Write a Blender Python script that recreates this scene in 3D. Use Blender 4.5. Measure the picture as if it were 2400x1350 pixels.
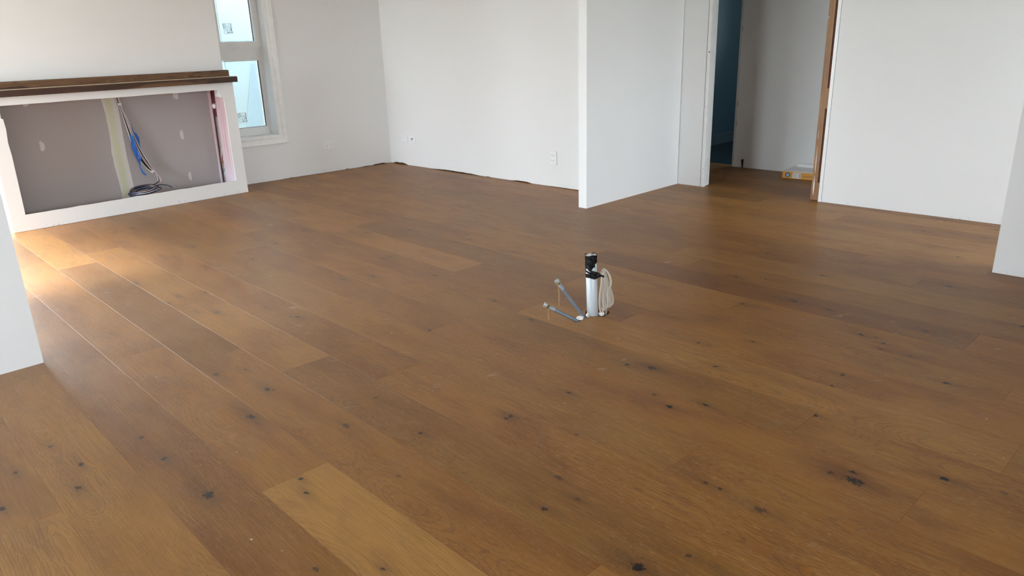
import bpy, bmesh, math, random
from mathutils import Vector, Matrix, Euler
import mathutils.noise as mnoise

random.seed(7)
C = bpy.context.scene.collection
for o in list(bpy.data.objects):
    bpy.data.objects.remove(o)

# ------------------------------------------------------------------ camera
RIGHT = Vector((0.70186899, -0.71166078, -0.0303126))
DOWN = Vector((-0.24790953, -0.20416072, -0.94702654))
FWD = Vector((0.66777301, 0.67220334, -0.31972157))
cd = bpy.data.cameras.new('camera')
cam = bpy.data.objects.new('camera', cd)
C.objects.link(cam)
cam.matrix_world = Matrix(((RIGHT.x, -DOWN.x, -FWD.x, 0),
                           (RIGHT.y, -DOWN.y, -FWD.y, 0),
                           (RIGHT.z, -DOWN.z, -FWD.z, 1.35),
                           (0, 0, 0, 1)))
cd.sensor_width = 36.0
cd.lens = 1734.08 / 2400 * 36.0
cd.clip_start = 0.02
cd.clip_end = 200
bpy.context.scene.camera = cam

# ------------------------------------------------------------------ world, exposure
sc = bpy.context.scene
w = bpy.data.worlds.new('world')
sc.world = w
w.use_nodes = True
nt = w.node_tree
nt.nodes.clear()
wo = nt.nodes.new('ShaderNodeOutputWorld')
bg = nt.nodes.new('ShaderNodeBackground')
bg.inputs['Strength'].default_value = 7.5
tc = nt.nodes.new('ShaderNodeTexCoord')
sx = nt.nodes.new('ShaderNodeSeparateXYZ')
rp = nt.nodes.new('ShaderNodeValToRGB')
mr = nt.nodes.new('ShaderNodeMapRange')
mr.inputs['From Min'].default_value = -0.2
mr.inputs['From Max'].default_value = 0.8
rp.color_ramp.elements[0].position = 0.18
rp.color_ramp.elements[0].color = (0.42, 0.43, 0.41, 1)
rp.color_ramp.elements[1].position = 0.24
rp.color_ramp.elements[1].color = (0.86, 0.92, 1.0, 1)
e = rp.color_ramp.elements.new(1.0)
e.color = (0.56, 0.76, 1.0, 1)
nt.links.new(tc.outputs['Generated'], sx.inputs[0])
nt.links.new(sx.outputs['Z'], mr.inputs['Value'])
nt.links.new(mr.outputs[0], rp.inputs[0])
nt.links.new(rp.outputs[0], bg.inputs['Color'])
nt.links.new(bg.outputs[0], wo.inputs['Surface'])

vs = sc.view_settings
sc.display_settings.display_device = 'sRGB'
vs.view_transform = 'Standard'
vs.look = 'None'
vs.gamma = 1.0
vs.use_curve_mapping = False
vs.exposure = 1.97
sc.cycles.use_denoising = True
try:
    sc.cycles.denoiser = 'OPENIMAGEDENOISE'
except Exception:
    pass
sc.cycles.max_bounces = 12
sc.cycles.diffuse_bounces = 8
sc.cycles.glossy_bounces = 4
sc.cycles.transparent_max_bounces = 12
sc.cycles.caustics_reflective = False
sc.cycles.caustics_refractive = False
sc.cycles.sample_clamp_indirect = 6.0


def portal(name, loc, rot, sx_, sy_):
    l = bpy.data.lights.new(name, 'AREA')
    l.shape = 'RECTANGLE'
    l.size = sx_
    l.size_y = sy_
    l.cycles.is_portal = True
    o = bpy.data.objects.new(name, l)
    o.location = loc
    o.rotation_euler = rot
    C.objects.link(o)


HP = math.pi / 2
# portals sit in the room's window openings (they only guide the sampling of the sky)
portal('portal_far_window', (-0.25, 7.62, 1.12), (-HP, 0, math.radians(-3.57)), 2.2, 2.1)
portal('portal_living_slider', (-2.12, 5.975, 1.12), (HP, 0, -HP), 2.25, 2.1)
portal('portal_kitchen_slider', (-2.12, 3.0, 1.12), (HP, 0, -HP), 1.2, 2.1)
portal('portal_near_window', (0.3, -3.12, 1.5), (HP, 0, 0), 2.4, 1.4)
portal('portal_corridor_door', (5.45, -1.36, 1.07), (HP, 0, 0), 1.0, 2.05)
sl = bpy.data.lights.new('sun', 'SUN')
sl.energy = 7.0
sl.angle = math.radians(10)
sl.color = (1.0, 0.94, 0.86)
so = bpy.data.objects.new('sun', sl)
so.rotation_euler = Vector((-1.0, -0.02, 0.63)).to_track_quat('Z', 'Y').to_euler()
C.objects.link(so)
portal('portal_bedroom', (10.12, 3.2, 1.62), (HP, 0, HP), 1.0, 0.85)

# ------------------------------------------------------------------ helpers


def link(o, parent=None):
    C.objects.link(o)
    if parent is not None:
        o.parent = parent
    return o


def tag(o, label=None, cat=None, group=None, kind=None):
    if label:
        o['label'] = label
    if cat:
        o['category'] = cat
    if group:
        o['group'] = group
    if kind:
        o['kind'] = kind
    return o


def empty(name, loc=(0, 0, 0), rz=0.0, label=None, cat=None, group=None, kind=None):
    o = bpy.data.objects.new(name, None)
    o.empty_display_size = 0.1
    o.location = loc
    o.rotation_euler = (0, 0, rz)
    link(o)
    return tag(o, label, cat, group, kind)


def obj(name, bm, m=None, parent=None, smooth=False, label=None):
    me = bpy.data.meshes.new(name)
    bmesh.ops.recalc_face_normals(bm, faces=bm.faces[:])
    bm.to_mesh(me)
    bm.free()
    if smooth:
        for p in me.polygons:
            p.use_smooth = True
    if m is not None:
        me.materials.append(m)
    o = bpy.data.objects.new(name, me)
    link(o, parent)
    if label:
        o['label'] = label
    return o


def box(bm, x0, x1, y0, y1, z0, z1, bev=0.0):
    r = bmesh.ops.create_cube(bm, size=1.0)
    vsx = r['verts']
    for v in vsx:
        v.co = Vector(((x0 + x1) / 2 + v.co.x * (x1 - x0), (y0 + y1) / 2 + v.co.y * (y1 - y0), (z0 + z1) / 2 + v.co.z * (z1 - z0)))
    if bev > 0:
        ed = list({e for v in vsx for e in v.link_edges})
        bmesh.ops.bevel(bm, geom=ed, offset=bev, segments=2, profile=0.5, affect='EDGES')
    return vsx


def BX(*a, bev=0.0):
    bm = bmesh.new()
    box(bm, *a, bev=bev)
    return bm


def prism(bm, pts, axis, a0, a1):
    """pts: 2D outline; axis 'z': (x,y); 'y': (x,z); 'x': (y,z)"""
    def mk(p, a):
        if axis == 'z':
            return (p[0], p[1], a)
        if axis == 'y':
            return (p[0], a, p[1])
        return (a, p[0], p[1])
    lo = [bm.verts.new(mk(p, a0)) for p in pts]
    hi = [bm.verts.new(mk(p, a1)) for p in pts]
    bm.faces.new(lo)
    bm.faces.new(hi[::-1])
    n = len(pts)
    for i in range(n):
        bm.faces.new((lo[i], lo[(i + 1) % n], hi[(i + 1) % n], hi[i]))


def spline(pts, n=8):
    P = [Vector(p) for p in pts]
    if len(P) < 3:
        return P
    out = []
    for i in range(len(P) - 1):
        p0 = P[max(i - 1, 0)]
        p1 = P[i]
        p2 = P[i + 1]
        p3 = P[min(i + 2, len(P) - 1)]
        for k in range(n):
            t = k / n
            out.append(0.5 * ((2 * p1) + (p2 - p0) * t + (2 * p0 - 5 * p1 + 4 * p2 - p3) * t * t + (3 * p1 - p0 - 3 * p2 + p3) * t ** 3))
    out.append(P[-1])
    return out


def tube(bm, pts, r, seg=10, closed_ends=True, flat=1.0):
    """sweep; r float or list"""
    n = len(pts)
    rr = r if isinstance(r, (list, tuple)) else [r] * n
    rings = []
    T0 = (pts[1] - pts[0]).normalized()
    up = Vector((0, 0, 1)) if abs(T0.z) < 0.9 else Vector((1, 0, 0))
    U = T0.cross(up).normalized()
    for i, p in enumerate(pts):
        T = (pts[min(i + 1, n - 1)] - pts[max(i - 1, 0)]).normalized()
        U = (U - T * U.dot(T)).normalized()
        V = T.cross(U)
        rings.append([bm.verts.new(p + (U * math.cos(2 * math.pi * k / seg) * flat + V * math.sin(2 * math.pi * k / seg)) * rr[i]) for k in range(seg)])
    for a, b in zip(rings, rings[1:]):
        for k in range(seg):
            bm.faces.new((a[k], a[(k + 1) % seg], b[(k + 1) % seg], b[k]))
    if closed_ends:
        bm.faces.new(rings[0][::-1])
        bm.faces.new(rings[-1])


def lathe(bm, prof, seg=32, M=None):
    rings = []
    for r, z in prof:
        ring = []
        for k in range(seg):
            a = 2 * math.pi * k / seg
            v = Vector((r * math.cos(a), r * math.sin(a), z))
            if M is not None:
                v = M @ v
            ring.append(bm.verts.new(v))
        rings.append(ring)
    for a, b in zip(rings, rings[1:]):
        for k in range(seg):
            bm.faces.new((a[k], a[(k + 1) % seg], b[(k + 1) % seg], b[k]))
    bm.faces.new(rings[0][::-1])
    bm.faces.new(rings[-1])


def align(p, d):
    """matrix taking +z to direction d at point p"""
    q = Vector(d).normalized().to_track_quat('Z', 'Y')
    return Matrix.Translation(Vector(p)) @ q.to_matrix().to_4x4()


# ------------------------------------------------------------------ materials


class N:
    def __init__(self, name):
        self.m = bpy.data.materials.new(name)
        self.m.use_nodes = True
        self.t = self.m.node_tree
        self.t.nodes.clear()
        self.out = self.t.nodes.new('ShaderNodeOutputMaterial')
        self.b = self.t.nodes.new('ShaderNodeBsdfPrincipled')
        self.t.links.new(self.b.outputs[0], self.out.inputs['Surface'])

    def n(self, typ, **kw):
        nd = self.t.nodes.new(typ)
        for k, v in kw.items():
            setattr(nd, k, v)
        return nd

    def put(self, sock, v):
        if hasattr(v, 'is_output') or isinstance(v, bpy.types.NodeSocket):
            self.t.links.new(v, sock)
        else:
            sock.default_value = v

    def math(self, op, a, b=None, c=None, clamp=False):
        nd = self.n('ShaderNodeMath', operation=op)
        nd.use_clamp = clamp
        self.put(nd.inputs[0], a)
        if b is not None:
            self.put(nd.inputs[1], b)
        if c is not None:
            self.put(nd.inputs[2], c)
        return nd.outputs[0]

    def vmath(self, op, a, b=None):
        nd = self.n('ShaderNodeVectorMath', operation=op)
        self.put(nd.inputs[0], a)
        if b is not None:
            self.put(nd.inputs[1], b)
        return nd.outputs['Value'] if op in ('LENGTH', 'DOT_PRODUCT', 'DISTANCE') else nd.outputs[0]

    def mix(self, f, a, b, mode='MIX'):
        nd = self.n('ShaderNodeMix', data_type='RGBA', blend_type=mode)
        self.put(nd.inputs[0], f)
        self.put(nd.inputs[6], a)
        self.put(nd.inputs[7], b)
        return nd.outputs[2]

    def noise(self, vec, scale, detail=3.0, rough=0.5, dist=0.0):
        nd = self.n('ShaderNodeTexNoise')
        self.put(nd.inputs['Vector'], vec)
        nd.inputs['Scale'].default_value = scale
        nd.inputs['Detail'].default_value = detail
        nd.inputs['Roughness'].default_value = rough
        nd.inputs['Distortion'].default_value = dist
        return nd.outputs[0]

    def ramp(self, v, a, b, lo=0.0, hi=1.0, smooth=True):
        nd = self.n('ShaderNodeMapRange')
        if smooth:
            nd.interpolation_type = 'SMOOTHSTEP'
        self.put(nd.inputs['Value'], v)
        nd.inputs['From Min'].default_value = a
        nd.inputs['From Max'].default_value = b
        nd.inputs['To Min'].default_value = lo
        nd.inputs['To Max'].default_value = hi
        return nd.outputs[0]

    def coord(self, kind='Object'):
        return self.n('ShaderNodeTexCoord').outputs[kind]

    def xyz(self, v):
        nd = self.n('ShaderNodeSeparateXYZ')
        self.put(nd.inputs[0], v)
        return nd.outputs

    def comb(self, x, y, z):
        nd = self.n('ShaderNodeCombineXYZ')
        for i, v in enumerate((x, y, z)):
            self.put(nd.inputs[i], v)
        return nd.outputs[0]

    def bump(self, h, strength=0.2, dist=0.001):
        nd = self.n('ShaderNodeBump')
        nd.inputs['Strength'].default_value = strength
        nd.inputs['Distance'].default_value = dist
        self.put(nd.inputs['Height'], h)
        self.t.links.new(nd.outputs[0], self.b.inputs['Normal'])


def col(r, g, b):
    """sRGB 0-255 to linear rgba"""
    def f(c):
        c /= 255.0
        return c / 12.92 if c <= 0.04045 else ((c + 0.055) / 1.055) ** 2.4
    return (f(r), f(g), f(b), 1)


def simple(name, c, rough=0.5, var=0.06, scale=30.0, metal=0.0, bump=0.0, spec=0.5):
    k = N(name)
    P = k.coord()
    nz = k.noise(P, scale, 4, 0.6)
    dark = tuple(x * (1 - var) for x in c[:3]) + (1,)
    lite = tuple(min(x * (1 + var), 1) for x in c[:3]) + (1,)
    k.put(k.b.inputs['Base Color'], k.mix(k.ramp(nz, 0.3, 0.7), dark, lite))
    k.b.inputs['Roughness'].default_value = rough
    k.b.inputs['Metallic'].default_value = metal
    k.b.inputs['Specular IOR Level'].default_value = spec
    if bump:
        k.bump(nz, bump)
    return k.m


def paint(name, c, chips=True):
    k = N(name)
    P = k.n('ShaderNodeNewGeometry').outputs['Position']
    big = k.noise(P, 1.3, 3, 0.5)
    fine = k.noise(P, 160, 2, 0.5)
    base = k.mix(k.ramp(big, 0.35, 0.65), tuple(x * 0.985 for x in c[:3]) + (1,), c)
    if chips:
        z = k.xyz(P)[2]
        low = k.ramp(z, 0.006, 0.05, 1.0, 0.0)
        nn = k.noise(P, 34, 4, 0.7)
        nn2 = k.noise(P, 3.0, 2, 0.5)
        msk = k.math('MULTIPLY', k.math('MULTIPLY', k.ramp(nn, 0.60, 0.66), low), k.ramp(nn2, 0.48, 0.6))
        base = k.mix(k.math('MULTIPLY', msk, 0.55), base, (0.25, 0.24, 0.22, 1))
    k.put(k.b.inputs['Base Color'], base)
    k.b.inputs['Roughness'].default_value = 0.62
    k.b.inputs['Specular IOR Level'].default_value = 0.3
    k.bump(fine, 0.06, 0.0006)
    return k.m


M_WALL = paint('wall_paint', (0.79, 0.79, 0.78, 1))
M_CEIL = paint('ceiling_paint', (0.82, 0.81, 0.79, 1), False)
M_BLUE = paint('blue_paint', (0.12, 0.205, 0.25, 1), False)
M_TRIM = simple('white_trim_enamel', (0.80, 0.80, 0.78, 1), 0.35, 0.03, 20)
M_FRAME = simple('white_window_frame', (0.74, 0.73, 0.71, 1), 0.4, 0.02, 20)
M_DARK = simple('dark_gasket', (0.012, 0.016, 0.018, 1), 0.5)
M_PLATE = simple('raw_bottom_plate', (0.05, 0.033, 0.02, 1), 0.8, 0.3, 40)
M_SUB = simple('subfloor_board', (0.03, 0.018, 0.010, 1), 0.9, 0.3, 12)
M_BOARD = paint('stopped_plasterboard', (0.385, 0.348, 0.340, 1), False)
M_FILLER = simple('joint_compound', (0.60, 0.56, 0.54, 1), 0.7, 0.05, 60)
M_PLASTIC = simple('white_switch_plastic', (0.83, 0.83, 0.83, 1), 0.3, 0.01)
M_BLACK = simple('black_tape', (0.010, 0.010, 0.011, 1), 0.42, 0.4, 60, bump=0.3, spec=0.35)
M_CABLE_BLACK = simple('black_cable', (0.010, 0.010, 0.014, 1), 0.4)
M_CABLE_WHITE = simple('white_cable', (0.62, 0.61, 0.62, 1), 0.45)
M_CABLE_PINK = simple('pink_grey_cable', (0.48, 0.33, 0.31, 1), 0.45)
M_CABLE_NAVY = simple('navy_cable', (0.03, 0.045, 0.14, 1), 0.4)
M_BLUETAPE = simple('blue_masking_tape', (0.02, 0.13, 0.48, 1), 0.6, 0.2, 90)
M_GREYTUBE = simple('grey_plastic_tube', (0.15, 0.19, 0.23, 1), 0.38, 0.08, 40)
M_GREYFIT = simple('light_grey_fitting', (0.30, 0.33, 0.36, 1), 0.4, 0.08, 90)
M_BRASS = simple('brass_thread', (0.42, 0.34, 0.14, 1), 0.35, 0.4, 300, metal=0.8)
M_CAP = simple('galvanised_cap', (0.36, 0.36, 0.33, 1), 0.5, 0.35, 160, metal=0.3)
M_HEMP = simple('hemp_thread', (0.42, 0.28, 0.13, 1), 0.8, 0.2, 200)
M_FOAM = simple('expanding_foam', (0.85, 0.82, 0.76, 1), 0.55, 0.08, 200, bump=0.3)
M_PVC_S = simple('conduit_stub', (0.72, 0.70, 0.66, 1), 0.4)
M_YELLOW = simple('yellow_carton', (0.58, 0.25, 0.005, 1), 0.5, 0.05)
M_CARDWHITE = simple('white_carton_top', (0.80, 0.80, 0.79, 1), 0.5, 0.03)
M_NAVY = simple('navy_print', (0.008, 0.010, 0.035, 1), 0.5)
M_PALEBLUE = simple('pale_blue_print', (0.28, 0.38, 0.55, 1), 0.5)
M_LABEL = simple('printed_label', (0.62, 0.56, 0.52, 1), 0.6, 0.15, 120)
M_REDINK = simple('red_brown_ink', (0.16, 0.02, 0.008, 1), 0.5)
M_SHIM = simple('stained_wood_shim', (0.055, 0.014, 0.008, 1), 0.6, 0.3, 60)
M_TILE = simple('dark_wet_tile', (0.02, 0.032, 0.035, 1), 0.25, 0.5, 6)
M_GRAVEL = simple('pale_ground', (0.42, 0.40, 0.35, 1), 0.9, 0.2, 3)
M_CLAD = simple('pale_neighbour_cladding', (0.114, 0.134, 0.124, 1), 0.7, 0.035, 0.9)
M_PROP = simple('blue_grey_board', (0.092, 0.116, 0.118, 1), 0.7, 0.05, 3)
M_INK = simple('grey_sticker_ink', (0.10, 0.12, 0.12, 1), 0.6)
M_HOLE = simple('dark_cavity', (0.012, 0.008, 0.006, 1), 0.9)
M_REDCAV = simple('primed_red_stud', (0.16, 0.022, 0.03, 1), 0.8, 0.3, 30)
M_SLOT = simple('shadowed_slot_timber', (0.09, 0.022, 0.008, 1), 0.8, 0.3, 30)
M_RED = simple('red_wire', (0.35, 0.02, 0.02, 1), 0.5)
M_GREEN = simple('green_wire', (0.04, 0.16, 0.05, 1), 0.5)


def pink_board():
    k = N('pink_plasterboard')
    P = k.coord()
    s = k.xyz(P)
    v = k.comb(k.math('MULTIPLY', s[0], 60.0), k.math('MULTIPLY', s[1], 60.0), k.math('MULTIPLY', s[2], 1.2))
    st = k.noise(v, 1.0, 3, 0.6)
    dots = k.noise(P, 45, 3, 0.6)
    zf = k.ramp(s[2], 0.10, 0.42)
    c1 = k.mix(zf, (0.64, 0.57, 0.64, 1), (0.58, 0.385, 0.40, 1))
    c2 = k.mix(k.ramp(st, 0.45, 0.62), c1, (0.68, 0.55, 0.58, 1))
    c3 = k.mix(k.math('MULTIPLY', k.ramp(dots, 0.66, 0.72), 0.5), c2, (0.28, 0.10, 0.16, 1))
    k.put(k.b.inputs['Base Color'], c3)
    k.b.inputs['Roughness'].default_value = 0.8
    return k.m


def strip_mat():
    k = N('yellowed_joint_strip')
    P = k.coord()
    s = k.xyz(P)
    v = k.comb(k.math('MULTIPLY', s[0], 9.0), 0.0, k.math('MULTIPLY', s[2], 2.0))
    mid_ = k.ramp(k.math('ABSOLUTE', k.math('SUBTRACT', s[0], 1.0)), 0.012, 0.048, 1.0, 0.0)
    a = k.math('MULTIPLY', k.ramp(k.noise(v, 1.0, 3, 0.5), 0.25, 0.55), mid_)
    k.put(k.b.inputs['Base Color'], k.mix(a, (0.60, 0.58, 0.55, 1), (0.54, 0.53, 0.38, 1)))
    k.b.inputs['Roughness'].default_value = 0.75
    return k.m


def timber(name, c_dark, c_mid, c_lite, axis=0, freq=55.0, rough=0.5, dark_amt=0.5, warp=0.035):
    k = N(name)
    P = k.coord()
    s = k.xyz(P)
    a = s[axis]
    o1, o2 = [s[i] for i in range(3) if i != axis]
    v = k.comb(k.math('MULTIPLY', a, 0.9), k.math('MULTIPLY', o1, 7.0), k.math('MULTIPLY', o2, 7.0))
    wn = k.noise(v, 1.6, 3, 0.55)
    r = k.math('ADD', k.math('ADD', o1, o2), k.math('MULTIPLY', wn, warp * 4))
    ring = k.math('SINE', k.math('MULTIPLY', r, freq * 6.28))
    v2 = k.comb(k.math('MULTIPLY', a, 6.0), k.math('MULTIPLY', o1, 240.0), k.math('MULTIPLY', o2, 240.0))
    fine = k.noise(v2, 1.0, 2, 0.6)
    c = k.mix(k.ramp(ring, -0.6, 0.9), c_mid, c_lite)
    c = k.mix(k.math('MULTIPLY', k.ramp(wn, 0.50, 0.60), dark_amt), c, c_dark)
    dk = k.math('MULTIPLY', k.ramp(ring, 0.80, 1.0), dark_amt)
    c = k.mix(dk, c, c_dark)
    c = k.mix(k.math('MULTIPLY', k.ramp(fine, 0.5, 0.75), 0.25), c, c_dark)
    k.put(k.b.inputs['Base Color'], c)
    k.b.inputs['Roughness'].default_value = rough
    k.bump(fine, 0.15, 0.0008)
    return k.m


M_PINK = pink_board()
M_STRIP = strip_mat()
M_MANTEL = timber('dark_rimu_mantel', (0.035, 0.012, 0.006, 1), (0.12, 0.056, 0.022, 1), (0.19, 0.098, 0.040, 1), 0, 30, 0.55, 0.9, 0.045)
M_PINE = timber('raw_pine_jamb', (0.17, 0.065, 0.015, 1), (0.27, 0.125, 0.034, 1), (0.33, 0.165, 0.052, 1), 2, 30, 0.5, 0.45, 0.03)
M_MANTELTOP = simple('mantel_top_sheen', (0.60, 0.52, 0.40, 1), 0.4)  # pale colour paints in the bright grazing reflection along the board top


def knot_group():
    g = bpy.data.node_groups.new('knot', 'ShaderNodeTree')
    g.interface.new_socket('P', in_out='INPUT', socket_type='NodeSocketVector')
    g.interface.new_socket('K', in_out='INPUT', socket_type='NodeSocketVector')
    g.interface.new_socket('Noise', in_out='INPUT', socket_type='NodeSocketFloat')
    g.interface.new_socket('Core', in_out='OUTPUT', socket_type='NodeSocketFloat')
    g.interface.new_socket('Halo', in_out='OUTPUT', socket_type='NodeSocketFloat')
    g.interface.new_socket('Warp', in_out='OUTPUT', socket_type='NodeSocketFloat')
    gi = g.nodes.new('NodeGroupInput')
    go = g.nodes.new('NodeGroupOutput')

    def m(op, a, b=None, c=None):
        nd = g.nodes.new('ShaderNodeMath')
        nd.operation = op
        for i, v in enumerate((a, b, c)):
            if v is None:
                continue
            if isinstance(v, (int, float)):
                nd.inputs[i].default_value = v
            else:
                g.links.new(v, nd.inputs[i])
        return nd.outputs[0]

    def sep(v):
        nd = g.nodes.new('ShaderNodeSeparateXYZ')
        g.links.new(v, nd.inputs[0])
        return nd.outputs
    P = sep(gi.outputs[0])
    K = sep(gi.outputs[1])
    D = m('DIVIDE', m('FLOOR', K[2]), 10.0)
    r = m('MAXIMUM', m('FRACT', K[2]), 0.0005)
    dx = m('DIVIDE', m('SUBTRACT', P[0], K[0]), r)
    dy = m('DIVIDE', m('SUBTRACT', P[1], K[1]), r)

    def ell(ax, ay):
        return m('SQRT', m('ADD', m('POWER', m('MULTIPLY', dx, ax), 2.0), m('POWER', m('MULTIPLY', dy, ay), 2.0)))
    L = ell(1.0, 0.8)
    Ln = m('ADD', L, m('MULTIPLY', m('SUBTRACT', gi.outputs[2], 0.5), 3.2))
    mr_ = g.nodes.new('ShaderNodeMapRange')
    mr_.interpolation_type = 'SMOOTHSTEP'
    g.links.new(Ln, mr_.inputs['Value'])
    mr_.inputs['From Min'].default_value = 0.55
    mr_.inputs['From Max'].default_value = 1.05
    mr_.inputs['To Min'].default_value = 1.0
    mr_.inputs['To Max'].default_value = 0.0
    core = m('MULTIPLY', mr_.outputs[0], D)
    Lh = ell(0.46, 0.13)
    halo = m('MULTIPLY', m('EXPONENT', m('MULTIPLY', m('POWER', Lh, 2.0), -1.0)), D)
    Lw = ell(0.34, 0.16)
    warp = m('MULTIPLY', m('MULTIPLY', m('EXPONENT', m('MULTIPLY', m('POWER', Lw, 2.0), -1.0)), r), m('GREATER_THAN', D, 0.01))
    g.links.new(core, go.inputs[0])
    g.links.new(halo, go.inputs[1])
    g.links.new(warp, go.inputs[2])
    return g


NSLOT = 7


def floor_mat():
    k = N('brushed_oiled_oak')
    g = knot_group()
    P = k.coord()
    W = k.n('ShaderNodeNewGeometry').outputs['Position']

    def att(nm):
        a = k.n('ShaderNodeAttribute')
        a.attribute_type = 'OBJECT'
        a.attribute_name = nm
        return a
    tone = att('tone').outputs['Fac']
    seed = att('seed').outputs['Fac']
    hue = att('hue').outputs['Fac']
    ox = att('ringx').outputs['Fac']
    s = k.xyz(P)
    x, y = s[0], s[1]
    kn = k.noise(k.vmath('ADD', P, k.comb(seed, seed, 0.0)), 70.0, 3, 0.6)
    core = halo = warp = None
    for i in range(NSLOT):
        gn = k.n('ShaderNodeGroup')
        gn.node_tree = g
        k.put(gn.inputs[0], P)
        k.put(gn.inputs[1], att('kn%d' % i).outputs['Vector'])
        k.put(gn.inputs[2], kn)
        if core is None:
            core, halo, warp = gn.outputs[0], gn.outputs[1], gn.outputs[2]
        else:
            core = k.math('MAXIMUM', core, gn.outputs[0])
            halo = k.math('MAXIMUM', halo, gn.outputs[1])
            warp = k.math('ADD', warp, gn.outputs[2])
    # growth rings cut by the plank: axis wanders along the length
    nv = k.comb(seed, k.math('MULTIPLY', y, 0.75), 0.0)
    wander = k.noise(nv, 1.0, 2, 0.45)
    nv2 = k.comb(k.math('ADD', k.math('MULTIPLY', x, 9.0), seed), k.math('MULTIPLY', y, 1.7), seed)
    wob = k.noise(nv2, 1.0, 3, 0.55)
    depth = k.math('ADD', 0.012, k.math('MULTIPLY', k.math('ABSOLUTE', k.math('SUBTRACT', wander, 0.47)), 0.75))
    xx = k.math('ADD', k.math('ADD', x, ox), k.math('MULTIPLY', k.math('SUBTRACT', wob, 0.5), 0.055))
    R = k.math('SQRT', k.math('ADD', k.math('MULTIPLY', xx, xx), k.math('MULTIPLY', depth, depth)))
    R = k.math('ADD', R, k.math('MULTIPLY', warp, 0.9))
    jit = k.noise(k.comb(k.math('MULTIPLY', x, 90.0), k.math('MULTIPLY', y, 14.0), seed), 1.0, 2, 0.5)
    ph = k.math('ADD', k.math('MULTIPLY', R, 700.0), k.math('MULTIPLY', jit, 2.2))
    ring = k.math('ADD', k.math('MULTIPLY', k.math('SINE', ph), 0.5), 0.5)
    ringd = k.math('ADD', k.math('MULTIPLY', k.math('SINE', k.math('MULTIPLY', R, 210.0)), 0.5), 0.5)
    # pores: short streaks along the grain
    pv = k.comb(k.math('ADD', k.math('MULTIPLY', x, 620.0), k.math('MULTIPLY', wob, 14.0)), k.math('MULTIPLY', y, 34.0), seed)
    pore = k.ramp(k.noise(pv, 1.0, 2, 0.6), 0.56, 0.70)
    poreamt = k.math('MULTIPLY', pore, k.ramp(ring, 0.25, 0.9, 0.25, 1.0))
    # figure visible only in patches, as on brushed boards
    patch = k.ramp(k.noise(k.comb(k.math('ADD', k.math('MULTIPLY', x, 4.0), seed), k.math('MULTIPLY', y, 1.1), seed), 1.0, 2, 0.5), 0.34, 0.60, 0.35, 1.0)
    blot = k.noise(k.comb(k.math('ADD', k.math('MULTIPLY', x, 5.0), seed), k.math('MULTIPLY', y, 1.6), 3.0), 1.3, 3, 0.55)
    blot2 = k.noise(k.comb(k.math('MULTIPLY', x, 16.0), k.math('ADD', k.math('MULTIPLY', y, 5.0), seed), 8.0), 1.0, 3, 0.6)
    fine = k.noise(k.comb(k.math('ADD', k.math('MULTIPLY', x, 330.0), k.math('MULTIPLY', wob, 9.0)), k.math('MULTIPLY', y, 7.0), seed), 1.0, 3, 0.65)
    # colours
    dark = (0.160, 0.060, 0.0110, 1)
    mid = (0.295, 0.120, 0.0215, 1)
    lite = (0.440, 0.212, 0.0480, 1)
    t = k.math('ADD', k.math('MULTIPLY', tone, 0.5), 0.5)
    calm = k.ramp(tone, 0.0, 1.0, 1.0, 0.25, smooth=False)
    c = k.mix(k.ramp(t, 0.0, 0.5, smooth=False), dark, mid)
    c = k.mix(k.ramp(t, 0.5, 1.0, smooth=False), c, lite)
    c = k.mix(k.math('MULTIPLY', k.math('MULTIPLY', k.ramp(blot, 0.42, 0.68), 0.6), calm), c, (0.160, 0.052, 0.008, 1))
    c = k.mix(k.math('MULTIPLY', k.ramp(blot, 0.50, 0.28), 0.35), c, (0.30, 0.140, 0.022, 1))
    c = k.mix(k.math('MULTIPLY', k.ramp(blot2, 0.5, 0.68), 0.30), c, (0.28, 0.110, 0.025, 1))
    c = k.mix(k.math('MULTIPLY', hue, 0.35), c, (0.19, 0.100, 0.016, 1))
    blot3 = k.noise(k.comb(k.math('MULTIPLY', x, 11.0), k.math('ADD', k.math('MULTIPLY', y, 3.2), seed), 21.0), 1.0, 4, 0.62)
    c = k.mix(k.math('MULTIPLY', k.ramp(blot3, 0.54, 0.72, 0.0, 0.34), calm), c, (0.105, 0.042, 0.010, 1))
    # rings
    rd = k.math('MULTIPLY', k.math('MULTIPLY', k.ramp(ring, 0.55, 1.0), patch), 0.60)
    c = k.mix(rd, c, k.mix(0.5, c, (0.07, 0.025, 0.008, 1)))
    c = k.mix(k.math('MULTIPLY', k.math('MULTIPLY', ringd, patch), 0.14), c, (0.13, 0.05, 0.016, 1))
    c = k.mix(k.math('MULTIPLY', poreamt, k.math('MULTIPLY', patch, 0.50)), c, (0.66, 0.43, 0.20, 1))
    c = k.mix(k.ramp(fine, 0.38, 0.70, 0.0, 0.20), c, (0.085, 0.030, 0.006, 1))
    c = k.mix(k.ramp(fine, 0.50, 0.30, 0.0, 0.16), c, (0.50, 0.29, 0.11, 1))
    # knots
    c = k.mix(k.math('MULTIPLY', k.math('MULTIPLY', halo, 0.52), k.ramp(blot2, 0.25, 0.6, 0.45, 1.0)), c, (0.070, 0.030, 0.012, 1))
    c = k.mix(k.math('MULTIPLY', core, 0.98), c, (0.006, 0.005, 0.007, 1))
    # plaster dust and scuffs left on the floor
    rot = k.n('ShaderNodeVectorRotate')
    rot.rotation_type = 'Z_AXIS'
    k.put(rot.inputs['Vector'], W)
    rot.inputs['Angle'].default_value = math.radians(45)
    ws = k.xyz(rot.outputs[0])
    sv = k.comb(k.math('MULTIPLY', ws[0], 7.0), k.math('MULTIPLY', ws[1], 11.0), 0.0)
    sn = k.noise(sv, 1.0, 4, 0.62)
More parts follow.
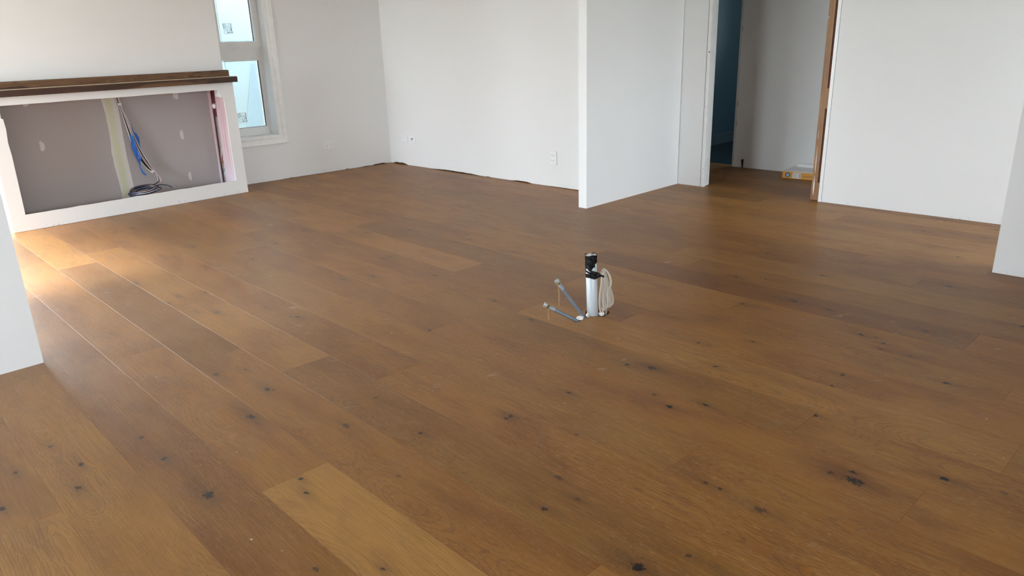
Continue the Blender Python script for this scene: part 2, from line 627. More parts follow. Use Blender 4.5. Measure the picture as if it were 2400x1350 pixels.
    area = k.ramp(k.noise(W, 0.9, 2, 0.5), 0.40, 0.62)
    scuff = k.math('MULTIPLY', k.ramp(sn, 0.63, 0.74), area)
    c = k.mix(k.math('MULTIPLY', scuff, 0.42), c, (0.52, 0.40, 0.31, 1))
    # pale dust film, with the hazy window sheen on the left floor painted in
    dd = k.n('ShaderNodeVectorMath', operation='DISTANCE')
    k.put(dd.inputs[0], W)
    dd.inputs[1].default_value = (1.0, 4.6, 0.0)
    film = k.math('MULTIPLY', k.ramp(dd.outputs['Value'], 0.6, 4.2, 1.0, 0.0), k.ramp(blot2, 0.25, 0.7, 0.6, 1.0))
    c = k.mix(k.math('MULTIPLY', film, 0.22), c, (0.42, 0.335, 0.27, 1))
    spk = k.ramp(k.noise(W, 55.0, 1, 0.4), 0.80, 0.84)
    c = k.mix(k.math('MULTIPLY', spk, 0.8), c, (0.7, 0.62, 0.5, 1))
    k.put(k.b.inputs['Base Color'], c)
    rg = k.math('ADD', 0.42, k.math('MULTIPLY', k.math('SUBTRACT', blot2, 0.5), 0.12))
    rg = k.math('ADD', rg, k.math('MULTIPLY', poreamt, 0.12))
    k.put(k.b.inputs['Roughness'], rg)
    k.b.inputs['Specular IOR Level'].default_value = 0.30
    h = k.math('ADD', k.math('MULTIPLY', poreamt, -0.6), k.math('MULTIPLY', k.math('MULTIPLY', ring, patch), -0.22))
    h = k.math('ADD', h, k.math('MULTIPLY', blot2, 0.5))
    k.bump(h, 0.42, 0.0008)
    return k.m


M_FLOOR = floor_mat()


def pvc_mat():
    k = N('white_pvc_pipe')
    P = k.coord()
    s = k.xyz(P)
    v = k.comb(k.math('MULTIPLY', s[0], 60), k.math('MULTIPLY', s[1], 60), k.math('MULTIPLY', s[2], 25))
    d = k.ramp(k.noise(v, 1.0, 3, 0.6), 0.71, 0.75)
    v2 = k.comb(k.math('MULTIPLY', s[0], 160), k.math('MULTIPLY', s[1], 160), k.math('MULTIPLY', s[2], 5))
    d2 = k.math('MULTIPLY', k.ramp(k.noise(v2, 1.0, 2, 0.5), 0.70, 0.73), 0.6)
    k.put(k.b.inputs['Base Color'], k.mix(k.math('MAXIMUM', d, d2), (0.58, 0.62, 0.645, 1), (0.10, 0.10, 0.12, 1)))
    k.b.inputs['Roughness'].default_value = 0.3
    return k.m


def coil_mat():
    k = N('cream_data_cable')
    P = k.coord()
    d = k.ramp(k.noise(P, 330, 2, 0.5), 0.67, 0.71)
    k.put(k.b.inputs['Base Color'], k.mix(d, (0.60, 0.53, 0.44, 1), (0.14, 0.11, 0.09, 1)))
    k.b.inputs['Roughness'].default_value = 0.45
    return k.m


M_PVC = pvc_mat()
M_COIL = coil_mat()


def glass_mat():
    k = N('clear_window_glass')
    k.t.nodes.remove(k.b)
    tr = k.n('ShaderNodeBsdfTransparent')
    tr.inputs[0].default_value = (0.95, 0.965, 0.962, 1)
    gl = k.n('ShaderNodeBsdfGlossy')
    gl.inputs['Roughness'].default_value = 0.02
    fr = k.n('ShaderNodeFresnel')
    fr.inputs[0].default_value = 1.45
    mx = k.n('ShaderNodeMixShader')
    P = k.coord()
    sm = k.ramp(k.noise(P, 6, 3, 0.6), 0.45, 0.8, 0.0, 0.05)
    k.put(mx.inputs[0], k.math('MULTIPLY', fr.outputs[0], 0.9))
    k.t.links.new(tr.outputs[0], mx.inputs[1])
    k.t.links.new(gl.outputs[0], mx.inputs[2])
    df = k.n('ShaderNodeBsdfDiffuse')
    mx2 = k.n('ShaderNodeMixShader')
    k.put(mx2.inputs[0], sm)
    k.t.links.new(mx.outputs[0], mx2.inputs[1])
    k.t.links.new(df.outputs[0], mx2.inputs[2])
    k.t.links.new(mx2.outputs[0], k.out.inputs['Surface'])
    return k.m


M_GLASS = glass_mat()


def sticker_mat():
    k = N('clear_sticker_film')
    tr = k.n('ShaderNodeBsdfTransparent')
    k.b.inputs['Base Color'].default_value = (0.75, 0.78, 0.77, 1)
    mx = k.n('ShaderNodeMixShader')
    k.put(mx.inputs[0], k.ramp(k.noise(k.coord(), 40, 2, 0.5), 0.3, 0.7, 0.15, 0.35))
    k.t.links.new(tr.outputs[0], mx.inputs[1])
    k.t.links.new(k.b.outputs[0], mx.inputs[2])
    k.t.links.new(mx.outputs[0], k.out.inputs['Surface'])
    return k.m


M_STICKER = sticker_mat()

# ------------------------------------------------------------------ room shell
HT = 2.55


def wall(name, origin, ang, length, thick, z0=0.0, z1=HT, openings=(), m=M_WALL, jag=None):
    """wall along local +x from origin, thickness along local +y (thick may be negative).
    openings: (s0,s1,z0,z1).  jag: bottom strip outline [(s,z)...] of the 12 mm lining, open behind"""
    bm = bmesh.new()
    xs = sorted({0.0, length, *[a for o in openings for a in o[:2]]})
    zs = sorted({z0, z1, *[a for o in openings for a in o[2:]]} | ({0.1} if jag else set()))
    y0, y1 = min(0, thick), max(0, thick)
    for a, b in zip(xs, xs[1:]):
        for c, d in zip(zs, zs[1:]):
            mx_, mz = (a + b) / 2, (c + d) / 2
            if any(o[0] < mx_ < o[1] and o[2] < mz < o[3] for o in openings):
                continue
            if jag and mz < 0.1 and a >= jag[0][0] - 1e-4 and b <= jag[-1][0] + 1e-4:
                continue
            box(bm, a, b, y0, y1, c, d)
    if jag:
        sgn = 1 if thick > 0 else -1
        cols = []
        for (js, jz) in jag:
            cols.append([bm.verts.new((js, 0, jz)), bm.verts.new((js, 0, 0.1)), bm.verts.new((js, sgn * 0.012, 0.1)), bm.verts.new((js, sgn * 0.012, jz))])
        for c0, c1 in zip(cols, cols[1:]):
            bm.faces.new((c0[0], c1[0], c1[1], c0[1]))
            bm.faces.new((c0[2], c1[2], c1[3], c0[3]))
            bm.faces.new((c0[3], c1[3], c1[0], c0[0]))
    bmesh.ops.remove_doubles(bm, verts=bm.verts[:], dist=1e-5)
    # drop interior faces between cells
    seen = {}
    for f in bm.faces[:]:
        key = tuple(sorted(v.index for v in f.verts)) if False else frozenset((round(v.co.x, 4), round(v.co.y, 4), round(v.co.z, 4)) for v in f.verts)
        seen.setdefault(key, []).append(f)
    dead = [f for fs in seen.values() if len(fs) > 1 for f in fs]
    if dead:
        bmesh.ops.delete(bm, geom=dead, context='FACES')
    o = obj(name, bm, m)
    o.location = (origin[0], origin[1], 0)
    o.rotation_euler = (0, 0, ang)
    tag(o, kind='structure')
    if jag:
        sgn = 1 if thick > 0 else -1
        ya, yb = sorted((sgn * 0.03, sgn * (abs(thick) - 0.01)))
        obj('bottom_plate', BX(jag[0][0] + 0.002, jag[-1][0] - 0.002, ya, yb, 0.0, 0.1), M_PLATE, o)
    return o


AW = math.atan2(-0.06230711, 0.99805702)
CX, CY = 5.2139, 7.1999
LW = 7.25
WO = (CX - math.cos(AW) * LW, CY - math.sin(AW) * LW)     # left end of the far wall


def S(s):
    return LW + s


random.seed(3)


def jagline(a, b, gaps, base=0.002):
    """bottom outline from a to b; gaps: (s0,s1,h)"""
    pts = [(a, base)]
    for g0, g1, h in gaps:
        pts.append((g0, base))
        n = max(3, int((g1 - g0) / 0.03))
        for i in range(1, n):
            f = i / n
            e_ = min(f, 1 - f) * 4
            pts.append((g0 + (g1 - g0) * f, base + h * min(1, e_) * random.uniform(0.7, 1.05)))
        pts.append((g1, base))
    pts.append((b, base))
    out = [pts[0]]
    for q in pts[1:]:
        if q[0] - out[-1][0] > 1e-4:
            out.append(q)
    return out


wall('wall_far', WO, AW, LW + 0.1, 0.24,
     openings=[(S(-1.93), S(-1.357), 0.468, 2.12), (S(-6.6), S(-4.3), 0.03, 2.2)],
     jag=jagline(S(-1.357), LW + 0.1, [(S(-1.30), S(-1.24), 0.004), (S(-0.62), S(-0.57), 0.008), (S(-0.40), S(-0.28), 0.006), (S(-0.27), S(-0.06), 0.012)]))
# back wall (faces the camera side, -x)
wall('wall_back', (5.21, 7.2), -HP, 7.2 - 3.885, 0.11,
     jag=jagline(0.0, 7.2 - 3.885, [(0.03, 0.32, 0.018), (0.75, 1.55, 0.010), (1.62, 1.70, 0.006), (2.0, 2.28, 0.009), (2.45, 3.25, 0.004)]))
wall('wall_partition', (4.672, 3.802), math.radians(-0.4), 6.0 - 4.66, 0.083)
wall('wall_right', (6.0187, 3.80), -HP, 5.05, 0.11,
     openings=[(3.80 - 3.5535, 3.80 - 2.4222, -0.01, 2.1)])
wall('wall_pier_right', (4.7727, 0.9088), -HP - math.radians(1.0), 4.0, 0.10)
wall('wall_pier_left', (0.677, 3.757), math.pi, 2.72, -0.10)
wall('wall_left', (-2.0, -3.1), HP, 10.9, 0.14,
     openings=[(5.5, 6.7, 0.03, 2.2), (7.95, 10.2, 0.03, 2.2)])
wall('wall_near', (-2.0, -3.0), 0, 6.86, -0.14, openings=[(1.1, 3.5, 0.8, 2.2)])
# hall behind the doorway
wall('wall_hall', (7.155, 3.838), -HP, 5.2, 0.10)
wall('wall_hall_near', (6.13, -1.25), 0, 1.1, -0.1)
wall('wall_hall_head', (7.155, 4.70), -HP, 0.862, 0.10, z0=2.06)
wall('wall_hall_end', (5.3, 4.70), 0, 1.96, 0.10)
wall('wall_corridor_end', (4.75, -1.25), 0, 1.4, -0.1, openings=[(0.2, 1.2, 0.03, 2.1)])
# blue room
wall('wall_blue', (7.25, 4.845), 0, 2.9, 0.1, z0=-0.04, m=M_BLUE)
wall('wall_blue_near', (7.25, 2.0), 0, 2.9, -0.1, m=M_BLUE)
wall('wall_blue_side', (10.0, 4.9), -HP, 3.0, 0.1, m=M_BLUE, openings=[(1.2, 2.2, 1.2, 2.05)])

o = obj('ceiling', BX(-2.2, 10.2, -3.2, 7.9, HT, HT + 0.1), M_CEIL)
tag(o, kind='structure')

# skirting in the blue room (moulded profile)
bm = bmesh.new()
prism(bm, [(4.845, -0.006), (4.826, -0.006), (4.826, 0.062), (4.831, 0.068), (4.829, 0.084), (4.836, 0.094), (4.834, 0.108), (4.841, 0.122), (4.845, 0.124)], 'x', 7.25, 10.0)
o = obj('baseboard_blue', bm, simple('blue_painted_skirting', (0.12, 0.19, 0.22, 1), 0.4, 0.05))
tag(o, kind='structure')
o = obj('floor', BX(7.165, 10.1, 1.9, 4.85, -0.05, -0.004), M_TILE)
tag(o, kind='structure')
o = obj('sun_blocker_roof', BX(-5.2, -2.16, -3.2, 3.95, 2.5, 2.6), M_TRIM)  # unseen roof added to keep the sun from entering the kitchen slider
tag(o, kind='structure')
# ground outside
o = obj('ground', BX(-40, 40, -40, 50, -0.6, -0.5), M_GRAVEL)
tag(o, kind='structure')

# ------------------------------------------------------------------ floor of planks
TH = math.radians(-1.3674755)
NX, NY = math.cos(TH), math.sin(TH)        # across
TX, TY = -math.sin(TH), math.cos(TH)       # along
WP, U0, LP, TK = 0.2408, 0.3265, 2.19, 0.014
bm = bmesh.new()
box(bm, -2.0, 7.16, -3.0, 7.65, -0.12, -TK - 0.0006)
floor = obj('floor', bm, M_SUB)
tag(floor, kind='structure')

JOINTS = {-1: [2.41], 0: [1.3, 3.62], 1: [1.15, 4.236], 2: [2.048, 3.547], 3: [3.238], 4: [2.845, 5.734], 5: [2.464, 3.959], 6: [1.189],
          7: [0.549], 8: [1.005, 3.196], 9: [0.413, 2.603, 4.787], 10: [2.121, 3.398], 11: [0.545], 12: [1.825],
          13: [0.797], 14: [2.401]}
TONES = [(0.87,1.68,1.0),(0.75,1.70,-0.2),(1.08,2.47,0.0),(0.43,2.14,0.5),(0.19,2.25,0.6),(0.27,2.62,0.3),(1.20,2.90,0.5),(1.25,3.57,-0.6),(0.87,3.33,0.1),(1.05,3.80,-0.3),(0.70,3.31,0.0),(1.53,2.41,-0.4),(1.51,2.10,0.0),(1.93,1.81,0.2),(2.67,1.82,0.5),(3.54,1.52,-0.8),(3.23,1.27,0.1),(2.87,1.12,0.2),(2.62,1.46,0.0),(1.67,0.90,0.0),(1.86,0.94,-0.1),(2.16,0.80,0.0),(2.04,0.45,0.1),(2.81,3.15,-0.5),(2.84,3.59,0.4),(1.23,6.26,0.7),(1.52,6.11,-0.1),(1.41,5.20,0.4),(2.25,5.21,0.3),(2.57,5.44,-0.3),(2.55,2.11,-0.3),(3.29,2.12,0.3),(3.18,1.57,0.2),(1.96,1.42,0.1),(2.72,2.46,-0.4),(0.83,4.41,0.0),(0.77,4.48,-0.5),(4.01,1.74,0.4),(3.95,1.25,-0.1),(3.70,1.64,-0.2),(1.01,3.11,0.1),(1.11,1.58,0.3),(1.29,1.39,0.2),(1.39,1.14,0.1),(1.62,3.93,-0.3),(1.83,3.68,0.1),(1.78,4.34,0.1)]
KNOTS = [(1.892, 5.316, 0.0112, 1), (1.853, 5.363, 0.0088, 1), (1.639, 5.243, 0.0076, 1), (1.629, 5.143, 0.0076, 1), (1.738, 4.74, 0.01, 1), (1.302, 4.705, 0.0112, 1), (1.384, 4.264, 0.01, 1), (1.523, 4.208, 0.01, 1), (1.301, 4.183, 0.0088, 0.8), (1.422, 3.819, 0.0112, 1), (1.352, 3.908, 0.0082, 0.7), (1.682, 3.418, 0.0136, 1), (1.636, 3.686, 0.0076, 0.7), (1.66, 3.451, 0.0082, 0.8), (1.797, 6.287, 0.0088, 1), (2.063, 5.663, 0.007, 0.8), (2.666, 5.11, 0.0118, 0.8), (2.661, 5.288, 0.0082, 0.7), (2.031, 4.665, 0.0094, 1), (2.335, 4.926, 0.0082, 0.9), (2.625, 4.575, 0.0088, 0.9), (0.447, 2.664, 0.01, 1.0), (0.398, 2.515, 0.0124, 0.9), (0.273, 2.776, 0.0082, 1), (0.197, 2.563, 0.01, 1), (0.406, 2.882, 0.01, 0.7), (0.659, 2.703, 0.0094, 0.8), (0.664, 2.489, 0.0124, 0.9), (0.681, 2.158, 0.0208, 1), (1.012, 2.555, 0.0172, 1), (1.168, 2.73, 0.0148, 0.95), (1.195, 2.991, 0.0082, 0.7), (1.081, 3.039, 0.016, 0.6), (0.931, 2.022, 0.0082, 1), (0.905, 1.937, 0.0088, 1), (1.227, 2.221, 0.016, 0.7), (1.386, 1.971, 0.0094, 0.8), (1.699, 1.822, 0.01, 1), (1.675, 1.824, 0.0088, 1), (1.99, 1.793, 0.0088, 1), (0.87, 1.459, 0.0076, 0.8), (1.519, 1.416, 0.0118, 0.6), (1.365, 1.329, 0.0088, 0.9), (1.348, 0.971, 0.0184, 1), (1.471, 1.29, 0.0076, 0.7), (2.404, 1.686, 0.0154, 1), (2.359, 1.781, 0.0106, 0.9), (2.163, 1.429, 0.013, 1), (2.266, 1.338, 0.0094, 1), (2.595, 1.494, 0.0106, 0.9), (2.206, 1.53, 0.01, 0.7), (2.468, 2.472, 0.01, 1), (2.539, 2.819, 0.01, 0.9), (2.034, 2.744, 0.0094, 0.9), (2.67, 3.983, 0.0088, 0.9), (2.943, 4.668, 0.0094, 0.8), (3.198, 4.477, 0.0082, 1), (3.342, 4.405, 0.0082, 1), (3.459, 4.727, 0.0076, 0.8), (2.887, 3.933, 0.0094, 0.7), (2.613, 3.989, 0.0172, 0.7), (2.605, 3.432, 0.0172, 0.7), (2.348, 3.705, 0.016, 0.8), (2.197, 3.804, 0.0112, 1), (3.305, 3.916, 0.0088, 0.8), (3.9, 4.176, 0.0076, 0.8), (3.738, 3.714, 0.0112, 0.6), (3.286, 3.438, 0.0112, 0.7), (3.748, 2.064, 0.01, 1), (3.816, 1.917, 0.0094, 0.7), (3.571, 1.626, 0.0148, 0.9), (4.09, 1.708, 0.0112, 0.9), (3.566, 1.438, 0.0088, 0.8), (3.343, 1.189, 0.0106, 1), (3.307, 1.075, 0.0094, 1), (3.234, 1.062, 0.007, 0.9), (3.354, 1.127, 0.0088, 0.8), (3.241, 0.941, 0.007, 0.8), (3.064, 0.743, 0.0112, 1), (3.577, 0.986, 0.0112, 0.7), (4.334, 1.118, 0.0124, 0.9), (5.084, 1.457, 0.0076, 0.9), (5.127, 1.438, 0.01, 0.9), (4.958, 1.26, 0.0094, 0.8), (4.469, 1.641, 0.007, 0.8), (2.87, 1.073, 0.0112, 0.8), (2.738, 1.06, 0.0112, 0.9), (5.219, 2.778, 0.0088, 0.9), (4.301, 2.161, 0.01, 0.7), (4.713, 2.774, 0.0082, 0.8), (2.769, 1.69, 0.0094, 0.9), (2.94, 1.514, 0.0076, 0.8), (3.365, 1.802, 0.0112, 0.8), (2.464, 1.0, 0.0088, 0.9), (2.141, 0.724, 0.0232, 0.9), (2.135, 0.797, 0.0112, 0.8), (2.186, 0.747, 0.0094, 1), (2.342, 0.529, 0.0124, 1), (1.815, 1.056, 0.0094, 0.7), (1.801, 0.863, 0.0172, 0.6), (1.817, 1.007, 0.007, 0.8), (3.932, 0.683, 0.0118, 1), (1.434, 2.332, 0.0094, 0.5), (1.167, 1.797, 0.0076, 0.5), (2.38, 0.375, 0.01, 0.4), (1.482, 0.901, 0.0088, 0.7), (0.741, 1.593, 0.0094, 0.6), (1.184, 2.706, 0.0112, 0.4), (1.763, 1.553, 0.0076, 0.6), (4.141, 2.262, 0.0094, 0.6), (4.029, 3.259, 0.01, 0.4), (3.334, 5.201, 0.01, 0.5), (3.189, 3.929, 0.01, 0.5), (3.177, 0.975, 0.0088, 0.3)]


def plank_mesh(wd, ln):
    b, g = 0.0004, 0.0002
    x, y = wd / 2 - g, ln / 2 - g
    V = []
    for (xx, yy, zz) in ((x, y, -TK), (x, y, -b), (x - b, y - b, 0.0)):
        V += [(-xx, -yy, zz), (xx, -yy, zz), (xx, yy, zz), (-xx, yy, zz)]
    F = [(3, 2, 1, 0), (8, 9, 10, 11)]
    for lv in (0, 4):
        for i in range(4):
            j = (i + 1) % 4
            F.append((lv + i, lv + j, lv + 4 + j, lv + 4 + i))
    me = bpy.data.meshes.new('plank')
    me.from_pydata(V, [], F)
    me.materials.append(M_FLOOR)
    return me


HOLE = [(2.644, 2.2363), (2.6437, 2.2139), (2.6605, 2.2113), (2.6979, 2.2154), (2.72, 2.2133), (2.7422, 2.212), (2.7675, 2.2103), (2.7787, 2.2026), (2.7818, 2.1885), (2.7796, 2.1704), (2.7912, 2.1632), (2.82, 2.161), (2.8599, 2.1671), (2.8806, 2.1912), (2.8652, 2.2293), (2.854, 2.2626), (2.8228, 2.28), (2.7918, 2.2775), (2.752, 2.2478), (2.7197, 2.2577), (2.684, 2.2532)]
bm = bmesh.new()
prism(bm, HOLE, 'z', -0.1, 0.05)
cutter = obj('cutter', bm)

rnd = random.Random(11)
V_MIN, V_MAX = -3.0, 7.6
npl = 0
for kk in range(-9, 29):
    ua = U0 + WP * kk
    ub = min(ua + WP, 7.155)
    if ub - ua < 0.03:
        continue
    js = JOINTS.get(kk)
    if js is None:
        if kk < 0 or kk > 14:
            js = [rnd.uniform(0, LP)]
        else:
            js = [rnd.uniform(0, LP)]
    js = sorted(js)
    while js[0] > V_MIN:
        js.insert(0, js[0] - LP)
    while js[-1] < V_MAX:
        js.append(js[-1] + LP)
    for a, b in zip(js, js[1:]):
        a2, b2 = max(a, V_MIN), min(b, V_MAX)
        if b2 - a2 < 0.05:
            continue
        uc, vc = (ua + ub) / 2, (a2 + b2) / 2
        if uc < 0.2 and vc < -0.8 and False:
            continue
        rnd = random.Random(kk * 1000 + int(round(a * 100)))
        me = plank_mesh(ub - ua, b2 - a2)
        p = bpy.data.objects.new('plank', me)
        p.location = (uc * NX + vc * TX, uc * NY + vc * TY, 0)
        p.rotation_euler = (0, 0, TH)
        link(p, floor)
        tn = [t for (u, v, t) in TONES if ua < u < ub and a < v < b]
        p['tone'] = float(tn[0]) if tn else rnd.uniform(-0.45, 0.5)
        p['seed'] = rnd.uniform(0, 40)
        p['hue'] = max(0.0, rnd.uniform(-0.6, 1.0)) * (0.0 if p['tone'] > 0.9 else 1.0)
        p['ringx'] = rnd.choice([rnd.uniform(-0.09, 0.09), rnd.uniform(-0.05, 0.05), rnd.choice([-1, 1]) * rnd.uniform(0.1, 0.25)])
        if p['tone'] > 0.9:
            p['ringx'] = 0.13
        ks = [(u - uc, v - vc, r_, d) for (u, v, r_, d) in KNOTS if ua < u < ub and a2 < v < b2]
        ks.sort(key=lambda q: -q[2] * q[3])
        if not ks and (uc < 0 or uc > 5.3 or vc < 0.2):
            ks = [(rnd.uniform(-0.09, 0.09), rnd.uniform(-0.45, 0.45) * (b2 - a2), rnd.uniform(0.007, 0.013), 0.9) for _ in range(rnd.randint(0, 3))]
        for i in range(NSLOT):
            if i < len(ks):
                q = ks[i]
                p['kn%d' % i] = (float(q[0]), float(q[1]), float(min(10, round(q[3] * 10))) + float(q[2]))
            else:
                p['kn%d' % i] = (0.0, 50.0, 0.0)
        # the two boards sawn out around the pipe
        if 2.3 < uc < 3.0 and a2 < 2.3 and b2 > 2.0:
            md = p.modifiers.new('cut', 'BOOLEAN')
            md.object = cutter
            md.operation = 'DIFFERENCE'
            md.solver = 'EXACT'
        npl += 1
bpy.context.view_layer.update()
dg = bpy.context.evaluated_depsgraph_get()
for p in [q for q in floor.children if q.modifiers]:
    me = bpy.data.meshes.new_from_object(p.evaluated_get(dg))
    p.modifiers.clear()
    p.data = me
bpy.data.objects.remove(cutter)

# ------------------------------------------------------------------ window in the far wall
win = empty('window_1', (CX, CY, 0), AW, kind='structure')


def frame_rect(bm, s0, s1, z0, z1, w_, y0, y1, wl=None):
    wl = w_ if wl is None else wl
    box(bm, s0, s0 + wl, y0, y1, z0, z1)
    box(bm, s1 - w_, s1, y0, y1, z0, z1)
    box(bm, s0 + wl, s1 - w_, y0, y1, z0, z0 + w_)
    box(bm, s0 + wl, s1 - w_, y0, y1, z1 - w_, z1)


# architrave: stepped profile, right side and bottom (mitred)
prof = [(0.0, 0.0), (0.0, -0.012), (0.008, -0.017), (0.030, -0.017), (0.040, -0.013), (0.048, -0.021), (0.088, -0.024), (0.094, -0.020), (0.094, 0.0)]
bm = bmesh.new()
s_in, z_in = -1.357, 0.470
path = [(-1.93, z_in, 0, -1), (s_in, z_in, 1, -1), (s_in, 2.118, 1, 1), (-1.93, 2.118, 0, 1)]
rings = []
for (s_, z_, dx_, dz_) in path:
    rings.append([bm.verts.new((s_ + dx_ * a, b, z_ + dz_ * a)) for a, b in prof])
for r1, r2 in zip(rings, rings[1:]):
    for i in range(len(prof)):
        j = (i + 1) % len(prof)
        bm.faces.new((r1[i], r1[j], r2[j], r2[i]))
bm.faces.new(rings[0])
bm.faces.new(rings[-1][::-1])
obj('architrave', bm, M_TRIM, win)
# reveal liner
bm = bmesh.new()
box(bm, -1.357, -1.349, 0.001, 0.235, 0.462, 2.125)
box(bm, -1.93, -1.357, 0.001, 0.235, 0.462, 0.470)
box(bm, -1.93, -1.357, 0.001, 0.235, 2.118, 2.126)
obj('reveal', bm, M_TRIM, win)
# fixed frame, two sashes, panes: set back in the reveal
WY, WS = 0.072, 0.038


def zz_(z):
    return 1.35 + (z - 1.35) * 1.0098


def frm(s0, s1, z0, z1, w_, y0, y1, wl=None):
    b_ = bmesh.new()
    frame_rect(b_, s0 + (WS if s0 > -1.92 else 0), s1 + WS if s1 < -1.36 else -1.357, zz_(z0), zz_(z1), w_, y0 + WY, y1 + WY, wl)
    return b_


bm = frm(-1.93, -1.357, 0.470, 2.10, 0.012, 0.085, 0.15, wl=0.05)
box(bm, -1.87, -1.370, 0.085 + WY, 0.15 + WY, zz_(1.268), zz_(1.342))
obj('frame', bm, M_FRAME, win)
obj('sash', frm(-1.875, -1.396, 1.341, 2.09, 0.058, 0.052, 0.12, wl=0.063), M_FRAME, win)
obj('sash', frm(-1.875, -1.396, 0.474, 1.270, 0.046, 0.096, 0.12, wl=0.063), M_FRAME, win)
bm = bmesh.new()
box(bm, -1.79 + WS, -1.44 + WS, 0.0785 + WY, 0.119 + WY, zz_(0.515), zz_(0.560))
box(bm, -1.79 + WS, -1.44 + WS, 0.0785 + WY, 0.119 + WY, zz_(1.215), zz_(1.226))
obj('glazing_bead', bm, M_FRAME, win)
for (a, b, c, d) in ((-1.812, -1.451, 1.401, 2.04), (-1.812, -1.438, 0.560, 1.216)):
    a, b, c, d = a + WS, b + WS, zz_(c), zz_(d)
    obj('pane', BX(a - 0.005, b + 0.005, 0.101 + WY, 0.105 + WY, c - 0.005, d + 0.005), M_GLASS, win)
    g_ = bmesh.new()
    box(g_, b - 0.007, b, 0.092 + WY, 0.106 + WY, c, d)
    box(g_, a, b, 0.092 + WY, 0.100 + WY, c, c + 0.003)
    box(g_, a, b, 0.092 + WY, 0.100 + WY, d - 0.003, d)
    box(g_, a + 0.028, a + 0.031, 0.100 + WY, 0.1008 + WY, c, d)
    obj('gasket', g_, M_DARK, win)


def sticker(loc_s, loc_z, wd, ht, label):
    t = empty('window_sticker', (CX + math.cos(AW) * loc_s - math.sin(AW) * 0.1715, CY + math.sin(AW) * loc_s + math.cos(AW) * 0.1715, loc_z), AW, label, 'sticker', 'stickers on the window panes')
    obj('film', BX(0, wd, 0, 0.0006, 0, ht), M_STICKER, t)
    bm = bmesh.new()
    rr = random.Random(5)
    W_, H_ = wd, ht
    # columns of turned small print, a bold heading line, a slanted tick
    for cxx, segs in ((0.05, ((0.55, 0.98),)), (0.13, ((0.84, 0.95), (0.66, 0.80), (0.45, 0.62))), (0.30, ((0.62, 0.78),)), (0.24, ((0.80, 0.95),)), (0.40, ((0.30, 0.44),)), (0.46, ((0.28, 0.40),))):
        for a, b in segs:
            z_ = a
            while z_ < b - 0.02:
                l_ = rr.uniform(0.02, 0.05)
                wdx = 0.035 if cxx != 0.30 else 0.06
                box(bm, cxx * W_, (cxx + wdx) * W_, -0.0006, 0, z_ * H_, min(z_ + l_, b) * H_)
                z_ += l_ + 0.012
    box(bm, 0.84 * W_, 0.875 * W_, -0.0006, 0, 0.50 * H_, 0.99 * H_)
    box(bm, 0.82 * W_, 0.90 * W_, -0.0006, 0, 0.32 * H_, 0.50 * H_)
    box(bm, 0.70 * W_, 0.725 * W_, -0.0006, 0, 0.12 * H_, 0.48 * H_)
    prism(bm, [(0.86 * W_, 0.24 * H_), (0.90 * W_, 0.27 * H_), (1.0 * W_, 0.10 * H_), (0.97 * W_, 0.05 * H_)], 'y', -0.0006, 0)
    tag(obj('print', bm, M_INK, t), kind='stuff')
    bm = bmesh.new()
    lathe(bm, [(0.055 * W_, -0.0003), (0.055 * W_, 0.0003)], 14, Matrix.Translation((0.56 * W_, -0.0004, 0.14 * H_)) @ Matrix.Rotation(HP, 4, 'X'))
    obj('roundel', bm, M_INK, t)


sticker(-1.714, 1.473, 0.098, 0.106, 'small printed sticker low on the upper window pane')
sticker(-1.692, 0.605, 0.096, 0.105, 'small printed sticker low on the lower window pane')

# outside the window: the neighbour's pale wall and a board leaning on it
o = obj('neighbour_wall', BX(1.2, 9.0, 9.6, 9.75, -0.5, 5.2), M_CLAD)
tag(o, 'pale cyan rendered boundary wall outside the far window', 'wall')
bm = bmesh.new()
prism(bm, [(4.45, -0.45), (4.865, -0.45), (4.868, 1.14), (4.835, 1.14)], 'y', 9.595, 9.599)
o = obj('leaning_board', bm, M_PROP)
tag(o, 'blue-grey tapered board standing outside against the pale boundary wall', 'board')

# simple joinery for the unseen openings that light the room


def slider(name, origin, ang, wd, z0, z1, n):
    t = empty(name, origin, ang, kind='structure')
    bm = bmesh.new()
    frame_rect(bm, 0, wd, z0, z1, 0.05, -0.04, 0.04)
    for i in range(1, n):
        box(bm, wd * i / n - 0.035, wd * i / n + 0.035, -0.03, 0.03, z0 + 0.05, z1 - 0.05)
    obj('frame', bm, M_FRAME, t)
    for i in range(n):
        a, b = wd * i / n + 0.045, wd * (i + 1) / n - 0.045
        obj('pane', BX(a, b, -0.003, 0.003, z0 + 0.045, z1 - 0.045), M_GLASS, t)


cs, sn_ = math.cos(AW), math.sin(AW)
slider('window_2', (CX + cs * -6.6 - sn_ * 0.10, CY + sn_ * -6.6 + cs * 0.10, 0), AW, 2.3, 0.03, 2.2, 2)
slider('window_3', (-2.07, 4.85, 0), HP, 2.25, 0.03, 2.2, 2)
slider('window_4', (-2.07, 2.4, 0), HP, 1.2, 0.03, 2.2, 2)
slider('window_5', (-0.9, -3.07, 0), 0, 2.4, 0.8, 2.2, 3)
slider('window_7', (4.95, -1.30, 0), 0, 1.0, 0.03, 2.1, 1)
slider('window_6', (10.05, 2.7, 0), HP, 1.0, 1.2, 2.05, 2)

# ------------------------------------------------------------------ media recess box
BO = Vector((1.25996796, 6.85955726, 0))
BA = math.atan2(0.02356834, 0.99972223)
unit = empty('media_recess', BO, BA, 'white plasterboard recess box with an unlined grey niche, beside the window', 'fireplace surround')
SW, TOP = 2.004, 1.041
n0, n1, zb, zt = 0.105, 1.899, 0.1305, 0.978        # opening
rr = random.Random(4)


def rough_top(a, b, z, n, amp=0.0014):
    return [(a + (b - a) * i / n, z + rr.uniform(-amp, amp)) for i in range(n + 1)]


